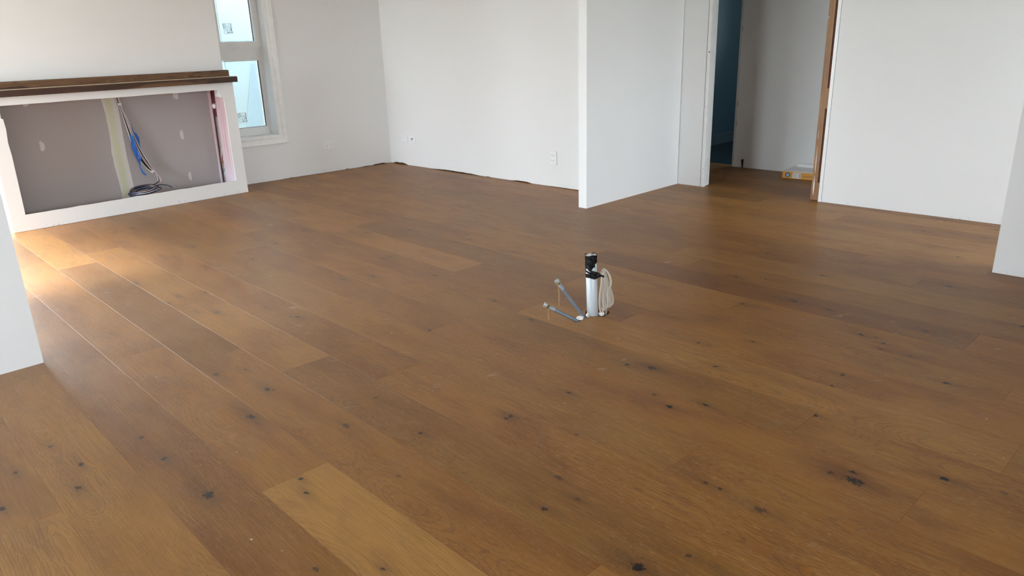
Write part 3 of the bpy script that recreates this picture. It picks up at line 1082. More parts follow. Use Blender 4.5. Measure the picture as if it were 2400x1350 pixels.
# front lining with the ragged opening, built as a ring of four boards in one sheet
bm = bmesh.new()
outer = [(0, 0.002), (SW, 0.002), (SW, TOP), (0, TOP)]
inner = ([(n0, zb)] + [(n0 + 0.006, 0.60)] + [(n0 + 0.001, 0.70), (n0 + 0.010, 0.80), (0.112, 0.880), (0.098, 0.885), (0.108, zt)]
         + rough_top(0.2, 1.80, zt + 0.001, 24)
         + [(1.849, 0.979), (1.862, 0.945), (1.868, 0.910), (1.896, 0.908), (1.899, 0.7), (1.897, 0.4), (n1, zb)]
         + rough_top(1.80, 0.2, zb, 26, 0.0022))
Y0, Y1 = 0.0, 0.013
ed = []
for y_ in (Y0, Y1):
    vo = [bm.verts.new((p[0], y_, p[1])) for p in outer]
    vi = [bm.verts.new((p[0], y_, p[1])) for p in inner]
    eo = [bm.edges.new((vo[i], vo[(i + 1) % 4])) for i in range(4)]
    ei = [bm.edges.new((vi[i], vi[(i + 1) % len(vi)])) for i in range(len(vi))]
    bmesh.ops.triangle_fill(bm, use_beauty=True, edges=eo + ei)
    ed.append((vo, vi))
(vo0, vi0), (vo1, vi1) = ed
for a_, b_ in ((vo0, vo1), (vi0, vi1)):
    for i in range(len(a_)):
        j = (i + 1) % len(a_)
        bm.faces.new((a_[i], a_[j], b_[j], b_[i]))
obj('front_lining', bm, M_WALL, unit)
# sill of the opening: a timber plate behind the lower edge, lined white
obj('sill_plate', BX(0.02, SW - 0.02, 0.0135, 0.055, 0.003, 0.122), M_FILLER, unit)
obj('head_plate', BX(0.013, SW - 0.013, 0.0135, 0.10, 0.985, 1.038), M_PINE, unit)
obj('side_lining', BX(0.0, 0.012, 0.0135, 0.56, 0.002, TOP), M_WALL, unit)
obj('side_lining', BX(SW - 0.012, SW, 0.0135, 0.385, 0.002, TOP), M_WALL, unit)
obj('top_lining', BX(0.013, SW - 0.013, 0.101, 0.33, 1.026, 1.0385), M_WALL, unit)
obj('cavity_floor', BX(0.013, SW - 0.013, 0.056, 0.33, 0.003, 0.05), M_BOARD, unit)
BD = 0.33
obj('back_panel', BX(0.013, 1.895, BD, BD + 0.012, 0.052, 1.024), M_BOARD, unit)
# filled joint: strip with wavy edges
bm = bmesh.new()
zz = [0.052 + i * (1.02 - 0.052) / 30 for i in range(31)]
lft = [(0.952 + 0.018 * (z - 0.1) / 0.9 * 0.0 + 0.008 * math.sin(z * 11) + rr.uniform(-0.003, 0.003), z) for z in zz]
rgt = [(1.070 + 0.004 * math.sin(z * 7 + 1) + rr.uniform(-0.001, 0.001), z) for z in zz]
prism(bm, lft + rgt[::-1], 'y', BD - 0.002, BD - 0.0002)
obj('joint_strip', bm, M_STRIP, unit)
for (px, pz, a_, b_) in ((0.410, 0.614, 0.026, 0.040), (1.594, 0.580, 0.020, 0.045), (1.605, 0.185, 0.018, 0.042), (1.600, 0.940, 0.034, 0.034), (0.36, 0.962, 0.03, 0.022)):
    bm = bmesh.new()
    pts = []
    half = px > 1
    for i in range(22):
        t = 2 * math.pi * i / 22
        cx_ = math.cos(t)
        if half and cx_ > 0.35:
            cx_ = 0.35 + (cx_ - 0.35) * 0.3
        if not half and cx_ < -0.4:
            cx_ = -0.4
        pts.append((px + a_ * cx_ * rr.uniform(0.93, 1.05), pz + b_ * math.sin(t) * rr.uniform(0.93, 1.05)))
    prism(bm, pts, 'y', BD - 0.0014, BD - 0.0002)
    obj('filler_patch', bm, M_FILLER, unit)
# right return of the niche: pink fire board, open slot, edge strip
bm = bmesh.new()
prism(bm, [(0.014, 0.06), (0.218, 0.052), (0.205, 0.5), (0.190, 0.80), (0.178, 1.02), (0.125, 1.02), (0.125, 0.912), (0.014, 0.906)], 'x', 1.899, 1.911)
obj('return_board', bm, M_PINK, unit, label='pink fire-rated plasterboard')
obj('return_offcut', BX(1.870, 1.882, 0.014, 0.11, 0.915, 1.02), M_TRIM, unit)
bm = bmesh.new()
prism(bm, [(0.300, 0.06), (0.329, 0.06), (0.329, 1.02), (0.268, 1.02)], 'x', 1.8965, 1.903)
obj('edge_strip', bm, M_PINK, unit)
obj('stud', BX(1.925, 1.965, 0.06, 0.33, 0.052, 1.02), M_BOARD, unit)
obj('stud', BX(1.912, 1.924, 0.19, 0.26, 0.72, 1.02), M_REDCAV, unit)
bm = bmesh.new()
lathe(bm, [(0.0, 0.0), (0.021, 0.0), (0.024, 0.006), (0.024, 0.02), (0.014, 0.022), (0.012, 0.010), (0.0, 0.010)][1:6], 20, align((1.915, 0.235, 0.822), (-0.95, -0.3, 0)))
obj('conduit_end', bm, M_PVC_S, unit, smooth=True)
for m_, pts in ((M_CABLE_WHITE, [(1.918, 0.25, 0.42), (1.905, 0.235, 0.38), (1.900, 0.245, 0.33), (1.912, 0.25, 0.29)]),
                (M_RED, [(1.915, 0.235, 0.36), (1.900, 0.225, 0.335), (1.898, 0.228, 0.30), (1.912, 0.24, 0.28)]),
                (M_HEMP, [(1.917, 0.255, 0.37), (1.900, 0.25, 0.32), (1.902, 0.235, 0.27), (1.914, 0.225, 0.24)]),
                (M_GREEN, [(1.914, 0.225, 0.24), (1.903, 0.235, 0.205), (1.902, 0.24, 0.17), (1.914, 0.24, 0.15)]),
                (M_CABLE_WHITE, [(1.914, 0.22, 0.22), (1.900, 0.228, 0.18), (1.905, 0.24, 0.145)]),
                (M_CABLE_BLACK, [(1.917, 0.24, 0.355), (1.899, 0.236, 0.32), (1.905, 0.23, 0.28)])):
    bm = bmesh.new()
    tube(bm, spline(pts, 6), 0.0035, 6)
    obj('wire', bm, m_, unit, smooth=True)

# wall above, over the box
o = wall('wall_chimney', (BO.x - math.sin(BA) * 0.16, BO.y + math.cos(BA) * 0.16), BA, 2.005, 0.42, z0=1.0955)

# mantel: two dark boards, the lower one deeper and wider
mt = empty('mantel_shelf', BO + Vector((0, 0, 1.042)), BA, 'two-step dark timber mantel shelf on top of the white recess box', 'mantel')
obj('lower_board', BX(-0.05, 2.033, -0.05, 0.158, 0.0, 0.0495, bev=0.0012), M_MANTEL, mt)
obj('shelf_top', BX(-0.049, 2.032, -0.049, 0.158, 0.0498, 0.0515), M_MANTELTOP, mt, label='top face of the lower board, its reflected sheen painted pale')
obj('upper_board', BX(-0.02, 2.023, 0.080, 0.158, 0.0518, 0.107, bev=0.0012), M_MANTEL, mt)

# cables hanging in the niche


def L2(s_, d_, z_):
    return Vector((s_, d_, z_))


cb = empty('cable_bundle', BO, BA, 'bundle of black, white and pink cables with blue tape hanging in the grey niche', 'cables')
base_path = [(1.072, 0.325, 1.02), (1.080, 0.318, 0.93), (1.088, 0.31, 0.86), (1.102, 0.30, 0.78), (1.115, 0.29, 0.68), (1.130, 0.28, 0.58), (1.150, 0.275, 0.48), (1.180, 0.27, 0.40), (1.215, 0.27, 0.33), (1.245, 0.26, 0.285), (1.268, 0.25, 0.25), (1.278, 0.24, 0.215), (1.262, 0.22, 0.188), (1.20, 0.20, 0.172)]
mats = [M_CABLE_BLACK, M_CABLE_BLACK, M_CABLE_PINK, M_CABLE_WHITE, M_CABLE_BLACK, M_CABLE_WHITE, M_CABLE_PINK, M_CABLE_BLACK, M_CABLE_BLACK]
offs = [(-0.010, 0), (-0.004, -0.004), (0.004, -0.010), (-0.014, -0.004), (0.010, 0), (0.012, -0.006), (0.0, -0.007), (0.006, 0.004), (-0.006, 0.006)]
for i, m_ in enumerate(mats):
    bm = bmesh.new()
    pts = []
    for j, p in enumerate(base_path):
        f = j / (len(base_path) - 1)
        spread = 1.0 + 1.3 * math.exp(-((f - 0.5) / 0.16) ** 2)
        if j in (2, 10):
            spread = 0.7
        pts.append((p[0] + offs[i][0] * spread, p[1] + offs[i][1], p[2]))
    if m_ is M_CABLE_BLACK and i in (0, 4):
        r_ = 0.0075
    else:
        r_ = 0.0036
    tube(bm, spline(pts, 5), r_, 8)
    obj('cable', bm, m_, cb, smooth=True)
# coil lying on the cavity floor / hung on the lip
mts = [M_CABLE_WHITE, M_CABLE_BLACK, M_CABLE_PINK, M_CABLE_NAVY, M_CABLE_BLACK, M_CABLE_WHITE, M_CABLE_BLACK, M_CABLE_NAVY, M_CABLE_PINK, M_CABLE_BLACK]
for i in range(10):
    bm = bmesh.new()
    a0 = rr.uniform(-0.2, 0.4)
    ra, rb = 0.118 + 0.0085 * (i % 4) - 0.02 * (i // 5), 0.085 + 0.006 * (i % 3) - 0.015 * (i // 5)
    cx_, cy_ = 1.105 + rr.uniform(-0.008, 0.012), 0.185
    pts = []
    for j in range(15):
        t = a0 + 2 * math.pi * j / 14
        pts.append((cx_ + ra * math.cos(t), cy_ + rb * math.sin(t), 0.118 + 0.0052 * i + 0.012 * math.sin(t) + 0.010 * math.cos(t)))
    tube(bm, spline(pts, 4), 0.0042, 8)
    obj('coil_turn', bm, mts[i], cb, smooth=True)
bm = bmesh.new()
tube(bm, spline([(1.20, 0.20, 0.165), (1.27, 0.19, 0.17), (1.32, 0.17, 0.155), (1.345, 0.15, 0.135)], 6), 0.0036, 8)
obj('cable', bm, M_CABLE_BLACK, cb, smooth=True)
# blue tape flags
for pts, d_ in (([(1.098, 0.620), (1.112, 0.640), (1.124, 0.622), (1.132, 0.56), (1.146, 0.52), (1.152, 0.45), (1.158, 0.43), (1.150, 0.395), (1.145, 0.34), (1.160, 0.29), (1.180, 0.262), (1.158, 0.268), (1.143, 0.29), (1.134, 0.38), (1.110, 0.45), (1.100, 0.52)], 0.262),
                ([(1.138, 0.74), (1.150, 0.66), (1.172, 0.635), (1.184, 0.60), (1.182, 0.54), (1.190, 0.46), (1.204, 0.42), (1.206, 0.35), (1.196, 0.318), (1.188, 0.36), (1.180, 0.42), (1.164, 0.50), (1.146, 0.60)], 0.286)):
    bm = bmesh.new()
    prism(bm, pts, 'y', d_ - 0.001, d_ + 0.001)
    bmesh.ops.subdivide_edges(bm, edges=bm.edges[:], cuts=1)
    for v in bm.verts:
        v.co.y += 0.008 * math.sin(v.co.z * 40) + 0.004 * math.sin(v.co.x * 150)
    obj('blue_tape', bm, M_BLUETAPE, cb)
for (s_, d_, z_, dr) in ((1.086, 0.310, 0.905, (0.1, 0, -1)), (1.240, 0.262, 0.292, (0.5, 0, -1))):
    bm = bmesh.new()
    lathe(bm, [(0.017, -0.009), (0.018, -0.006), (0.018, 0.006), (0.017, 0.009)], 14, align((s_, d_, z_), dr))
    box(bm, s_ - 0.022, s_ - 0.013, d_ - 0.012, d_ - 0.004, z_ - 0.007, z_ + 0.007)
    obj('cable_tie', bm, M_CABLE_WHITE, cb, smooth=False)

# ------------------------------------------------------------------ wall sockets


def plate(name, origin, ang, wd, ht, vertical, label, kind='double', group=None):
    """local: x along wall, y into the wall, z up; origin = plate centre on the wall face"""
    t = empty(name, origin, ang, label, 'socket', group)
    obj('plate', BX(-wd / 2, wd / 2, -0.009, 0.0, -ht / 2, ht / 2, bev=0.003), M_PLASTIC, t)
    if kind == 'double':
        cs_ = [(-wd * 0.24, 0), (wd * 0.24, 0)] if not vertical else [(wd * 0.10, ht * 0.20), (wd * 0.10, -ht * 0.20)]
        for (cx_, cz_) in cs_:
            bm = bmesh.new()
            for (sx0, sz0, rot) in ((-0.009, 0.005, 0.5), (0.009, 0.005, -0.5), (0, -0.011, 0)):
                q = [Vector((dx, dz)) for dx, dz in ((-0.0013, -0.004), (0.0013, -0.004), (0.0013, 0.004), (-0.0013, 0.004))]
                pts = []
                for v in q:
                    c_, s__ = math.cos(rot), math.sin(rot)
                    pts.append((cx_ + sx0 + v.x * c_ - v.y * s__, cz_ + sz0 - 0.006 + v.x * s__ + v.y * c_))
                prism(bm, pts, 'y', -0.0096, -0.0088)
            obj('socket_slot', bm, M_DARK, t)
            if vertical:
                obj('switch', BX(-0.026, -0.014, -0.0125, -0.0085, cz_ - 0.007, cz_ + 0.007, bev=0.001), M_PLASTIC, t)
                obj('switch_mark', BX(-0.021, -0.018, -0.0130, -0.0122, cz_ - 0.002, cz_ + 0.004), M_GREYTUBE, t)
            else:
                obj('switch', BX(cx_ - 0.006, cx_ + 0.006, -0.0125, -0.0085, 0.016, 0.028, bev=0.001), M_PLASTIC, t)
                obj('switch_mark', BX(cx_ - 0.002, cx_ + 0.002, -0.0130, -0.0122, 0.018, 0.022), M_GREYTUBE, t)
    elif kind == 'single':
        obj('switch', BX(-wd * 0.32, -wd * 0.12, -0.0125, -0.0085, 0.010, 0.024, bev=0.001), M_PLASTIC, t)
        obj('switch_mark', BX(-wd * 0.25, -wd * 0.19, -0.0130, -0.0122, 0.014, 0.020), M_GREYTUBE, t)
        obj('switch', BX(wd * 0.14, wd * 0.30, -0.0125, -0.0085, 0.006, 0.026, bev=0.001), M_PLASTIC, t)
    else:
        obj('insert', BX(-0.020, 0.020, -0.0115, -0.0085, -0.024, 0.018, bev=0.001), M_PLASTIC, t)
        obj('port', BX(-0.015, 0.013, -0.0122, -0.0112, 0.001, 0.012), M_DARK, t)
        obj('port_flap', BX(-0.013, -0.003, -0.0120, -0.0112, -0.017, 0.0), M_GREYFIT, t)
    return t


def on_far(s_, z_):
    return (CX + cs * s_, CY + sn_ * s_, z_)


plate('power_socket', on_far(-0.790, 0.2945), AW, 0.116, 0.078, False, 'wide double power socket below and right of the window, on the grey-lit far wall')
plate('power_socket', (5.21, 6.905, 0.296), -HP, 0.112, 0.074, False, 'blank-looking white plate nearest the room corner on the back wall', 'single')
plate('data_socket', (5.21, 6.757, 0.302), -HP, 0.112, 0.074, False, 'white data plate with a dark port, right of the corner plate', 'data')
plate('power_socket', (5.21, 4.631, 0.276), -HP, 0.078, 0.128, True, 'upright double power socket near the partition end')

# ------------------------------------------------------------------ doorway and jambs
door = empty('door_1', (6.0187, 3.5535, 0), 0, kind='structure')
# local x = +X into the wall, y = Y offset
bm = bmesh.new()
box(bm, 0.002, 0.105, -0.020, -0.0025, 0.0, 2.1)
box(bm, -0.004, 0.030, -0.036, -0.020, 0.0, 2.1)
box(bm, 0.040, 0.105, -0.030, -0.020, 0.006, 2.1)
obj('jamb', bm, M_TRIM, door, label='white painted jamb')
for z_, r_ in ((1.184, 0.006), (0.17, 0.003), (0.72, 0.0025)):
    bm = bmesh.new()
    lathe(bm, [(r_, -0.0006), (r_, 0.0006)], 12, align((-0.0042, -0.028, z_), (1, 0, 0)))
    obj('screw_hole', bm, M_DARK, door)
# shadow gap between lining and jamb
obj('gap', BX(0.0005, 0.1, -0.0024, -0.0002, 0.0, 2.1), M_DARK, door)
obj('head', BX(0.002, 0.105, -1.13, -0.0, 2.06, 2.099), M_TRIM, door)
# right side: split pine jamb of a cavity slider, with its slot
yR = 2.4222 - 3.5535
bm = bmesh.new()
box(bm, 0.034, 0.060, yR + 0.020, yR + 0.104, 0.003, 2.06)     # face board
box(bm, 0.060, 0.112, yR + 0.060, yR + 0.104, 0.003, 2.06)
obj('pine_jamb', bm, M_PINE, door, label='unpainted pine jamb')
bm = bmesh.new()
box(bm, 0.018, 0.034, yR + 0.024, yR + 0.060, 0.003, 0.15)
box(bm, 0.018, 0.034, yR + 0.024, yR + 0.060, 0.745, 0.90)
box(bm, 0.020, 0.0335, yR + 0.055, yR + 0.103, 0.003, 2.06)
obj('packer', bm, M_PINE, door)
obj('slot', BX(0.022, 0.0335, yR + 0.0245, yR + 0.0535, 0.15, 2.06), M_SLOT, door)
bm = bmesh.new()
box(bm, -0.004, 0.018, yR + 0.0025, yR + 0.028, 0.0, 2.1)
obj('trim_bead', bm, M_TRIM, door)
obj('gap', BX(0.0, 0.018, yR + 0.0002, yR + 0.0024, 0.0, 2.1), M_DARK, door)
# paint drips on the pine
rr = random.Random(9)
for z0, z1, wv in ((0.04, 0.20, 0.006), (0.22, 0.44, 0.0028), (0.50, 0.58, 0.0012), (1.42, 1.44, 0.002)):
    bm = bmesh.new()
    pts = []
    n = 9
    yy = yR + 0.083
    for i in range(n + 1):
        f = i / n
        pts.append((yy + 0.010 * (z0 - 0.04) + wv * math.sin(math.pi * f) * (1.2 - 0.5 * f) + rr.uniform(-0.0006, 0.0006), z0 + (z1 - z0) * f))
    for i in range(n, -1, -1):
        f = i / n
        pts.append((yy + 0.010 * (z0 - 0.04) - wv * 0.6 * math.sin(math.pi * f) * (1.2 - 0.5 * f) - 0.0004, z0 + (z1 - z0) * f))
    prism(bm, pts, 'x', 0.0192, 0.0199)
    obj('paint_drip', bm, M_TRIM, door)

# frame edge strip at the end of the hall wall (door into the blue room)
d2 = empty('door_2', (7.155, 3.838, 0), 0, kind='structure')
obj('jamb', BX(-0.006, 0.106, 0.0005, 0.018, 0.0, 2.06), simple('greyed_jamb', (0.62, 0.62, 0.60, 1), 0.5), d2)
for z_ in (0.42, 1.35, 0.62):
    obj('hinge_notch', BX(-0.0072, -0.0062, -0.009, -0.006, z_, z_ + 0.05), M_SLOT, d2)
o = obj('timber_shim', BX(-0.004, 0.004, -0.013, 0.013, 0.0, 0.082), M_SHIM)
for v in o.data.vertices:
    if v.co.z < 0.01:
        v.co.y *= 0.45
    else:
        v.co.y += 0.004
        v.co.z += (0.006 if v.co.y < 0 else 0)
o.location = (7.148, 3.735, 0)
tag(o, 'small dark red timber wedge standing against the hall wall base', 'wedge')

# ------------------------------------------------------------------ carton in the hall
ct = empty('carton', (6.832, 3.150, 0), math.atan2(2.8601 - 3.1481, 6.8582 - 6.8313), 'flat yellow cardboard carton with a white top lying in the hall', 'box')
cl, cw, ch = 0.62, 0.285, 0.066
obj('body', BX(0, cl, 0, cw, 0.0005, ch, bev=0.0015), M_YELLOW, ct)
bm = bmesh.new()
box(bm, 0.004, cl - 0.004, 0.004, cw - 0.004, ch + 0.0002, ch + 0.004)
obj('lid', bm, M_CARDWHITE, ct)
bm = bmesh.new()
prism(bm, [(0.012, 0.0), (0.0, 0.034), (0.004, 0.036), (0.018, 0.003)], 'x', 0.05, cl - 0.05)
fl_ = obj('flap', bm, M_CARDWHITE, ct)
fl_.location = (0, cw - 0.03, ch + 0.004)
bm = bmesh.new()
lathe(bm, [(0.0235, -0.0006), (0.0235, 0.0006)], 28, Matrix.Translation((0.052, -0.0008, ch / 2)) @ Matrix.Rotation(HP, 4, 'X'))
lg = obj('round_logo', bm, M_NAVY, ct)
bm = bmesh.new()
for (a_, b_, r0) in ((20, 160, 0.0165), (200, 340, 0.0165)):
    pts = []
    for i in range(10):
        t = math.radians(a_ + (b_ - a_) * i / 9)
        pts.append((0.052 + r0 * math.cos(t), ch / 2 + r0 * math.sin(t) * 0.9))
    for i in range(9, -1, -1):
        t = math.radians(a_ + (b_ - a_) * i / 9)
        pts.append((0.052 + (r0 - 0.005) * math.cos(t), ch / 2 + (r0 - 0.005) * math.sin(t) * 0.9))
    prism(bm, pts, 'y', -0.0024, -0.0015)
prism(bm, [(0.040, ch / 2 + 0.003), (0.047, ch / 2 - 0.010), (0.052, ch / 2 - 0.004), (0.058, ch / 2 - 0.012), (0.064, ch / 2 + 0.003), (0.058, ch / 2 + 0.008), (0.046, ch / 2 + 0.008)], 'y', -0.0024, -0.0015)
obj('logo_emblem', bm, M_PALEBLUE, lg)
obj('paper_label', BX(0.098, 0.176, -0.0008, -0.0001, 0.006, 0.060), M_LABEL, ct)
bm = bmesh.new()
for i in range(5):
    box(bm, 0.106, 0.140 - 0.004 * (i % 2), -0.0014, -0.0009, 0.012 + i * 0.008, 0.0145 + i * 0.008)
box(bm, 0.160, 0.170, -0.0014, -0.0009, 0.012, 0.050)
obj('label_print', bm, M_GREYFIT, ct)


def text_mesh(name, body, size, m, parent, loc, rot, align_x='LEFT'):
    cu = bpy.data.curves.new(name, 'FONT')
    cu.body = body
    cu.size = size
    cu.extrude = 0.0003
    cu.align_x = align_x
    tmp = bpy.data.objects.new(name, cu)
    C.objects.link(tmp)
    bpy.context.view_layer.update()
    d = bpy.context.evaluated_depsgraph_get()
    me = bpy.data.meshes.new_from_object(tmp.evaluated_get(d))
    bpy.data.objects.remove(tmp)
    me.materials.clear()
    me.materials.append(m)
    o = bpy.data.objects.new(name, me)
    link(o, parent)
    o.location = loc
    o.rotation_euler = rot
    return o


text_mesh('lettering', 'RONDACEL & STONE', 0.017, M_REDINK, ct, (0.200, -0.0012, 0.026), (HP, 0, 0))

# ------------------------------------------------------------------ pipe, tubes and cable coil in the kitchen floor
RV = Vector((0.70219, -0.71199, 0))
DV = Vector((0.71199, 0.70219, 0))
PB = Vector((2.7655, 2.2032, 0))
PB = PB + DV * 0.026        # measured front edge -> centre


def Q(s_, d_, z_):
    return PB + RV * s_ + DV * d_ + Vector((0, 0, z_))


pp = empty('waste_pipe', PB, 0, 'upright white plastic waste pipe with black tape at its top', 'pipe')


def PQ(s_, d_, z_):
    return RV * s_ + DV * d_ + Vector((0, 0, z_))


tilt = Vector((-0.006, 0, 0.315))
bm = bmesh.new()
M_ = align((0, 0, -0.06), PQ(-0.012, 0, 0.380))
lathe(bm, [(0.0285, 0.0), (0.0283, 0.15), (0.0278, 0.378), (0.0245, 0.378), (0.0245, 0.30)], 40, M_)
obj('pipe_body', bm, M_PVC, pp, smooth=True)
# stub of stuffing in the mouth
bm = bmesh.new()
bmesh.ops.create_icosphere(bm, subdivisions=3, radius=0.024)
for v in bm.verts:
    v.co.z *= 0.45
    nz = mnoise.noise(v.co * 70)
    v.co += v.co.normalized() * nz * 0.006
    v.co += PQ(-0.007, 0, 0.310)
obj('rag_plug', bm, M_PVC_S, pp, smooth=True)
bm = bmesh.new()
tube(bm, [Vector(PQ(-0.010, 0.0, 0.308)), Vector(PQ(-0.008, -0.004, 0.322)), Vector(PQ(0.002, -0.002, 0.327))], [0.003, 0.0026, 0.0018], 6)
obj('rag_tail', bm, M_BLACK, pp)


def band(name, zlo, zhi, a0=0.0, a1=2 * math.pi, r0=0.0298, amp=0.0015, n=40, m=M_BLACK, seed=1, rowsn=7):
    """tape patch on the pipe: zlo/zhi functions of angle (0 = facing the camera, positive to image right)"""
    bm = bmesh.new()
    grid = []
    for i in range(n + 1):
        a = a0 + (a1 - a0) * i / n
        lo, hi = zlo(a), zhi(a)
        colm = []
        for j in range(rowsn + 1):
            z = lo + (hi - lo) * j / rowsn
            r = r0 + amp * mnoise.noise(Vector((math.sin(a) * 3 + seed, math.cos(a) * 3, z * 70))) + amp * 0.35 * math.sin(z * 190 + a * 3)
            p = PQ(r * math.sin(a) - 0.012 * (z + 0.06) / 0.38, -r * math.cos(a), z)
            colm.append(bm.verts.new(p))
        grid.append(colm)
    for a_, b_ in zip(grid, grid[1:]):
        for j in range(rowsn):
            bm.faces.new((a_[j], b_[j], b_[j + 1], a_[j + 1]))
    r = bmesh.ops.solidify(bm, geom=bm.faces[:], thickness=0.0008)
    return obj(name, bm, m, pp, smooth=False)


band('tape_cap', lambda a: 0.245 + 0.018 * max(0, math.sin(a)) + 0.007 * math.sin(a * 5) + (0.022 if math.sin(a) > 0.6 else 0),
     lambda a: 0.3195 + 0.003 * math.sin(a * 3 + 1), seed=4, amp=0.003, n=56)
band('tape_band', lambda a: 0.196 + 0.008 * (math.sin(a) + 1) * 0.5 + 0.006, lambda a: 0.222 + 0.004 * math.cos(a), seed=2, n=40, r0=0.0295, amp=0.0008)
band('tape_band', lambda a: 0.232 - 0.018 * (math.sin(a) + 1) * 0.5 * 1.3, lambda a: 0.242 - 0.016 * (math.sin(a) + 1) * 0.5 * 1.3, seed=7, n=40, r0=0.0302, amp=0.0008)
# tape strands drawn over to the coil
for (z0, z1, w0, w1) in ((0.237, 0.213, 0.0075, 0.0030), (0.214, 0.210, 0.0080, 0.0035), (0.205, 0.207, 0.0055, 0.0030)):
    bm = bmesh.new()
    pth = spline([PQ(-0.024, -0.0215, z0 + 0.002), PQ(-0.009, -0.0298, z0), PQ(0.008, -0.0290, z0 - 0.004), PQ(0.023, -0.020, (z0 + z1) / 2), PQ(0.038, -0.014, z1), PQ(0.054, -0.010, z1 - 0.006)], 5)
    tube(bm, pth, [w0 + (w1 - w0) * i / (len(pth) - 1) for i in range(len(pth))], 10, flat=0.16)
    obj('tape_strand', bm, M_BLACK, pp, smooth=True)

coil = empty('cable_coil', Q(0.05, 0, 0), 0, 'looped coil of cream data cable taped to the white waste pipe', 'cables')
off0 = RV * 0.05
rr = random.Random(21)
for i in range(11):
    bm = bmesh.new()
    top = PQ(0.046 + rr.uniform(-0.008, 0.008), rr.uniform(-0.012, 0.012), 0.222 + rr.uniform(-0.006, 0.010))
    bl = 0.040 + 0.0052 * i + rr.uniform(-0.002, 0.002)
    zb_ = 0.016 + 0.012 * abs(math.sin(i * 1.7)) + 0.0012 * i
    wdt = rr.uniform(0.009, 0.016)
    d_ = -0.016 + 0.0036 * i
    pts = [top,
           PQ(0.038 + 0.003 * i, d_ - 0.006, 0.175),
           PQ(bl - wdt, d_ - 0.004, 0.09),
           PQ(bl - wdt * 0.5, d_, zb_ + 0.012),
           PQ(bl + wdt * 0.2, d_ + 0.002, zb_),
           PQ(bl + wdt, d_ + 0.004, zb_ + 0.014),
           PQ(bl + wdt * 0.8, d_ + 0.006, 0.09),
           PQ(0.054 + 0.0024 * i, d_ + 0.006, 0.17),
           top + RV * 0.004 + Vector((0, 0, 0.004))]
    pts = [p - off0 for p in pts]
    tube(bm, spline(pts, 6), 0.0037, 8)
    obj('cable_loop', bm, M_COIL, coil, smooth=True)
for i in range(3):
    bm = bmesh.new()
    e_ = i * 0.006
    pts = [PQ(0.042, 0.0, 0.224 + e_ * 0.5), PQ(0.056, 0.010, 0.234 + e_ * 0.4), PQ(0.075 + e_ * 0.5, 0.016, 0.212), PQ(0.088 + e_ * 0.4, 0.018, 0.175), PQ(0.084 + e_ * 0.5, 0.014, 0.145), PQ(0.072, 0.010, 0.13)]
    pts = [p - off0 for p in pts]
    tube(bm, spline(pts, 6), 0.0036, 8)
    obj('cable_loop', bm, M_COIL, coil, smooth=True)
bm = bmesh.new()
tube(bm, spline([PQ(0.060, 0.004, 0.19) - off0, PQ(0.074, 0.0, 0.11) - off0, PQ(0.070, 0.01, 0.03) - off0, PQ(0.066, 0.012, -0.03) - off0], 6), 0.0037, 8)
obj('cable_tail', bm, M_COIL, coil, smooth=True)


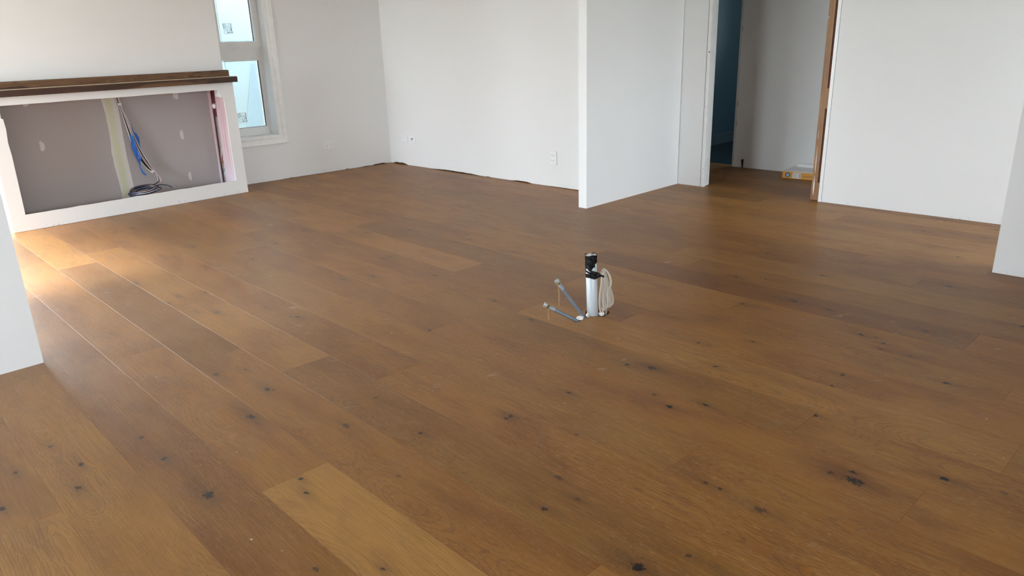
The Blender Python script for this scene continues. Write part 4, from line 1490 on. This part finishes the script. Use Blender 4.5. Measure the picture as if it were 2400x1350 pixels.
def water_tube(base, tip, label, hemp, bend):
    base, tip = Vector(base), Vector(tip)
    t = empty('water_tube', base, 0, label, 'pipe', 'capped grey water tubes beside the waste pipe')
    d = (tip - base)
    L = d.length
    dn = d.normalized()
    b0 = Vector((0.03, -0.005, -0.045)) if bend else Vector((0.01, 0, -0.05))
    body = spline([b0, Vector((0, 0, 0)), dn * (L * 0.5), dn * (L * 0.80)], 6)
    bm = bmesh.new()
    tube(bm, body, 0.0082, 14)
    obj('tube_body', bm, M_GREYTUBE, t, smooth=True)
    # collar with ribs
    bm = bmesh.new()
    Mx = align(dn * (L * 0.74), dn)
    lathe(bm, [(0.0093, 0), (0.0100, 0.002), (0.0100, 0.008), (0.0088, 0.009), (0.0088, 0.012), (0.0100, 0.013), (0.0100, 0.020), (0.0088, 0.021), (0.0088, 0.025), (0.0098, 0.026), (0.0098, 0.034)], 18, Mx)
    obj('collar', bm, M_GREYFIT, t, smooth=False)
    bm = bmesh.new()
    Mx = align(dn * (L * 0.74 + 0.033), dn)
    prf = []
    z = 0.0
    while z < 0.012:
        prf += [(0.0095, z), (0.0112, z + 0.001), (0.0095, z + 0.002)]
        z += 0.0022
    lathe(bm, prf, 18, Mx)
    obj('threaded_end', bm, M_BRASS, t, smooth=False)
    bm = bmesh.new()
    Mx = align(dn * (L * 0.74 + 0.045), dn)
    lathe(bm, [(0.0118, 0.0), (0.0130, 0.001), (0.0130, 0.014), (0.0122, 0.016), (0.0100, 0.0165)], 8, Mx)
    obj('end_cap', bm, M_CAP, t)
    for (dx, ln, sd) in hemp:
        bm = bmesh.new()
        rq = random.Random(sd)
        st = dn * (L * 0.74 + 0.038) + Vector((dx, 0, -0.010))
        pts = [st + Vector((rq.uniform(-0.004, 0.004) * (i > 0), rq.uniform(-0.003, 0.003) * (i > 0), -ln * i / 7)) for i in range(8)]
        tube(bm, spline(pts, 3), 0.0009, 5)
        obj('hemp_strand', bm, M_HEMP, t)
    return t


water_tube((2.7144, 2.2240, 0), (2.7144 - 0.0985, 2.2240 + 0.0999, 0.2110), 'taller steeply leaning capped grey water tube', [(0.002, 0.085, 1), (-0.002, 0.110, 2), (0.0, 0.05, 6), (0.001, 0.108, 9)], False)
water_tube((2.6610, 2.2300, 0), (2.6610 - 0.1000, 2.2300 + 0.1014, 0.0830), 'shorter low-lying capped grey water tube', [(0.0, 0.060, 3), (-0.004, 0.035, 4), (0.001, 0.062, 7)], True)


def foam(loc, r, sc_, seed, label):
    bm = bmesh.new()
    bmesh.ops.create_icosphere(bm, subdivisions=4, radius=r)
    for v in bm.verts:
        q = v.co.copy()
        nn_ = mnoise.noise((q + Vector((seed, 0, 0))) * 60) + 0.5 * mnoise.noise((q + Vector((0, seed, 0))) * 140)
        v.co = Vector((q.x * sc_[0], q.y * sc_[1], q.z * sc_[2])) + q.normalized() * nn_ * r * 0.45
    o_ = obj('foam_filler', bm, M_FOAM, None, smooth=True)
    o_.location = loc
    o_.rotation_euler = (0, 0, math.radians(-45))
    tag(o_, label, 'foam')


foam((2.6915, 2.2320, 0.003), 0.014, (1.35, 0.9, 0.75), 3, 'lump of white foam between the two grey tubes')
foam((2.8130, 2.1900, 0.003), 0.014, (1.0, 0.9, 0.9), 8, 'lump of white foam at the foot of the coil')
foam((2.7560, 2.2300, 0.000), 0.011, (1.0, 1.0, 1.25), 12, 'white foam seal against the left foot of the pipe')
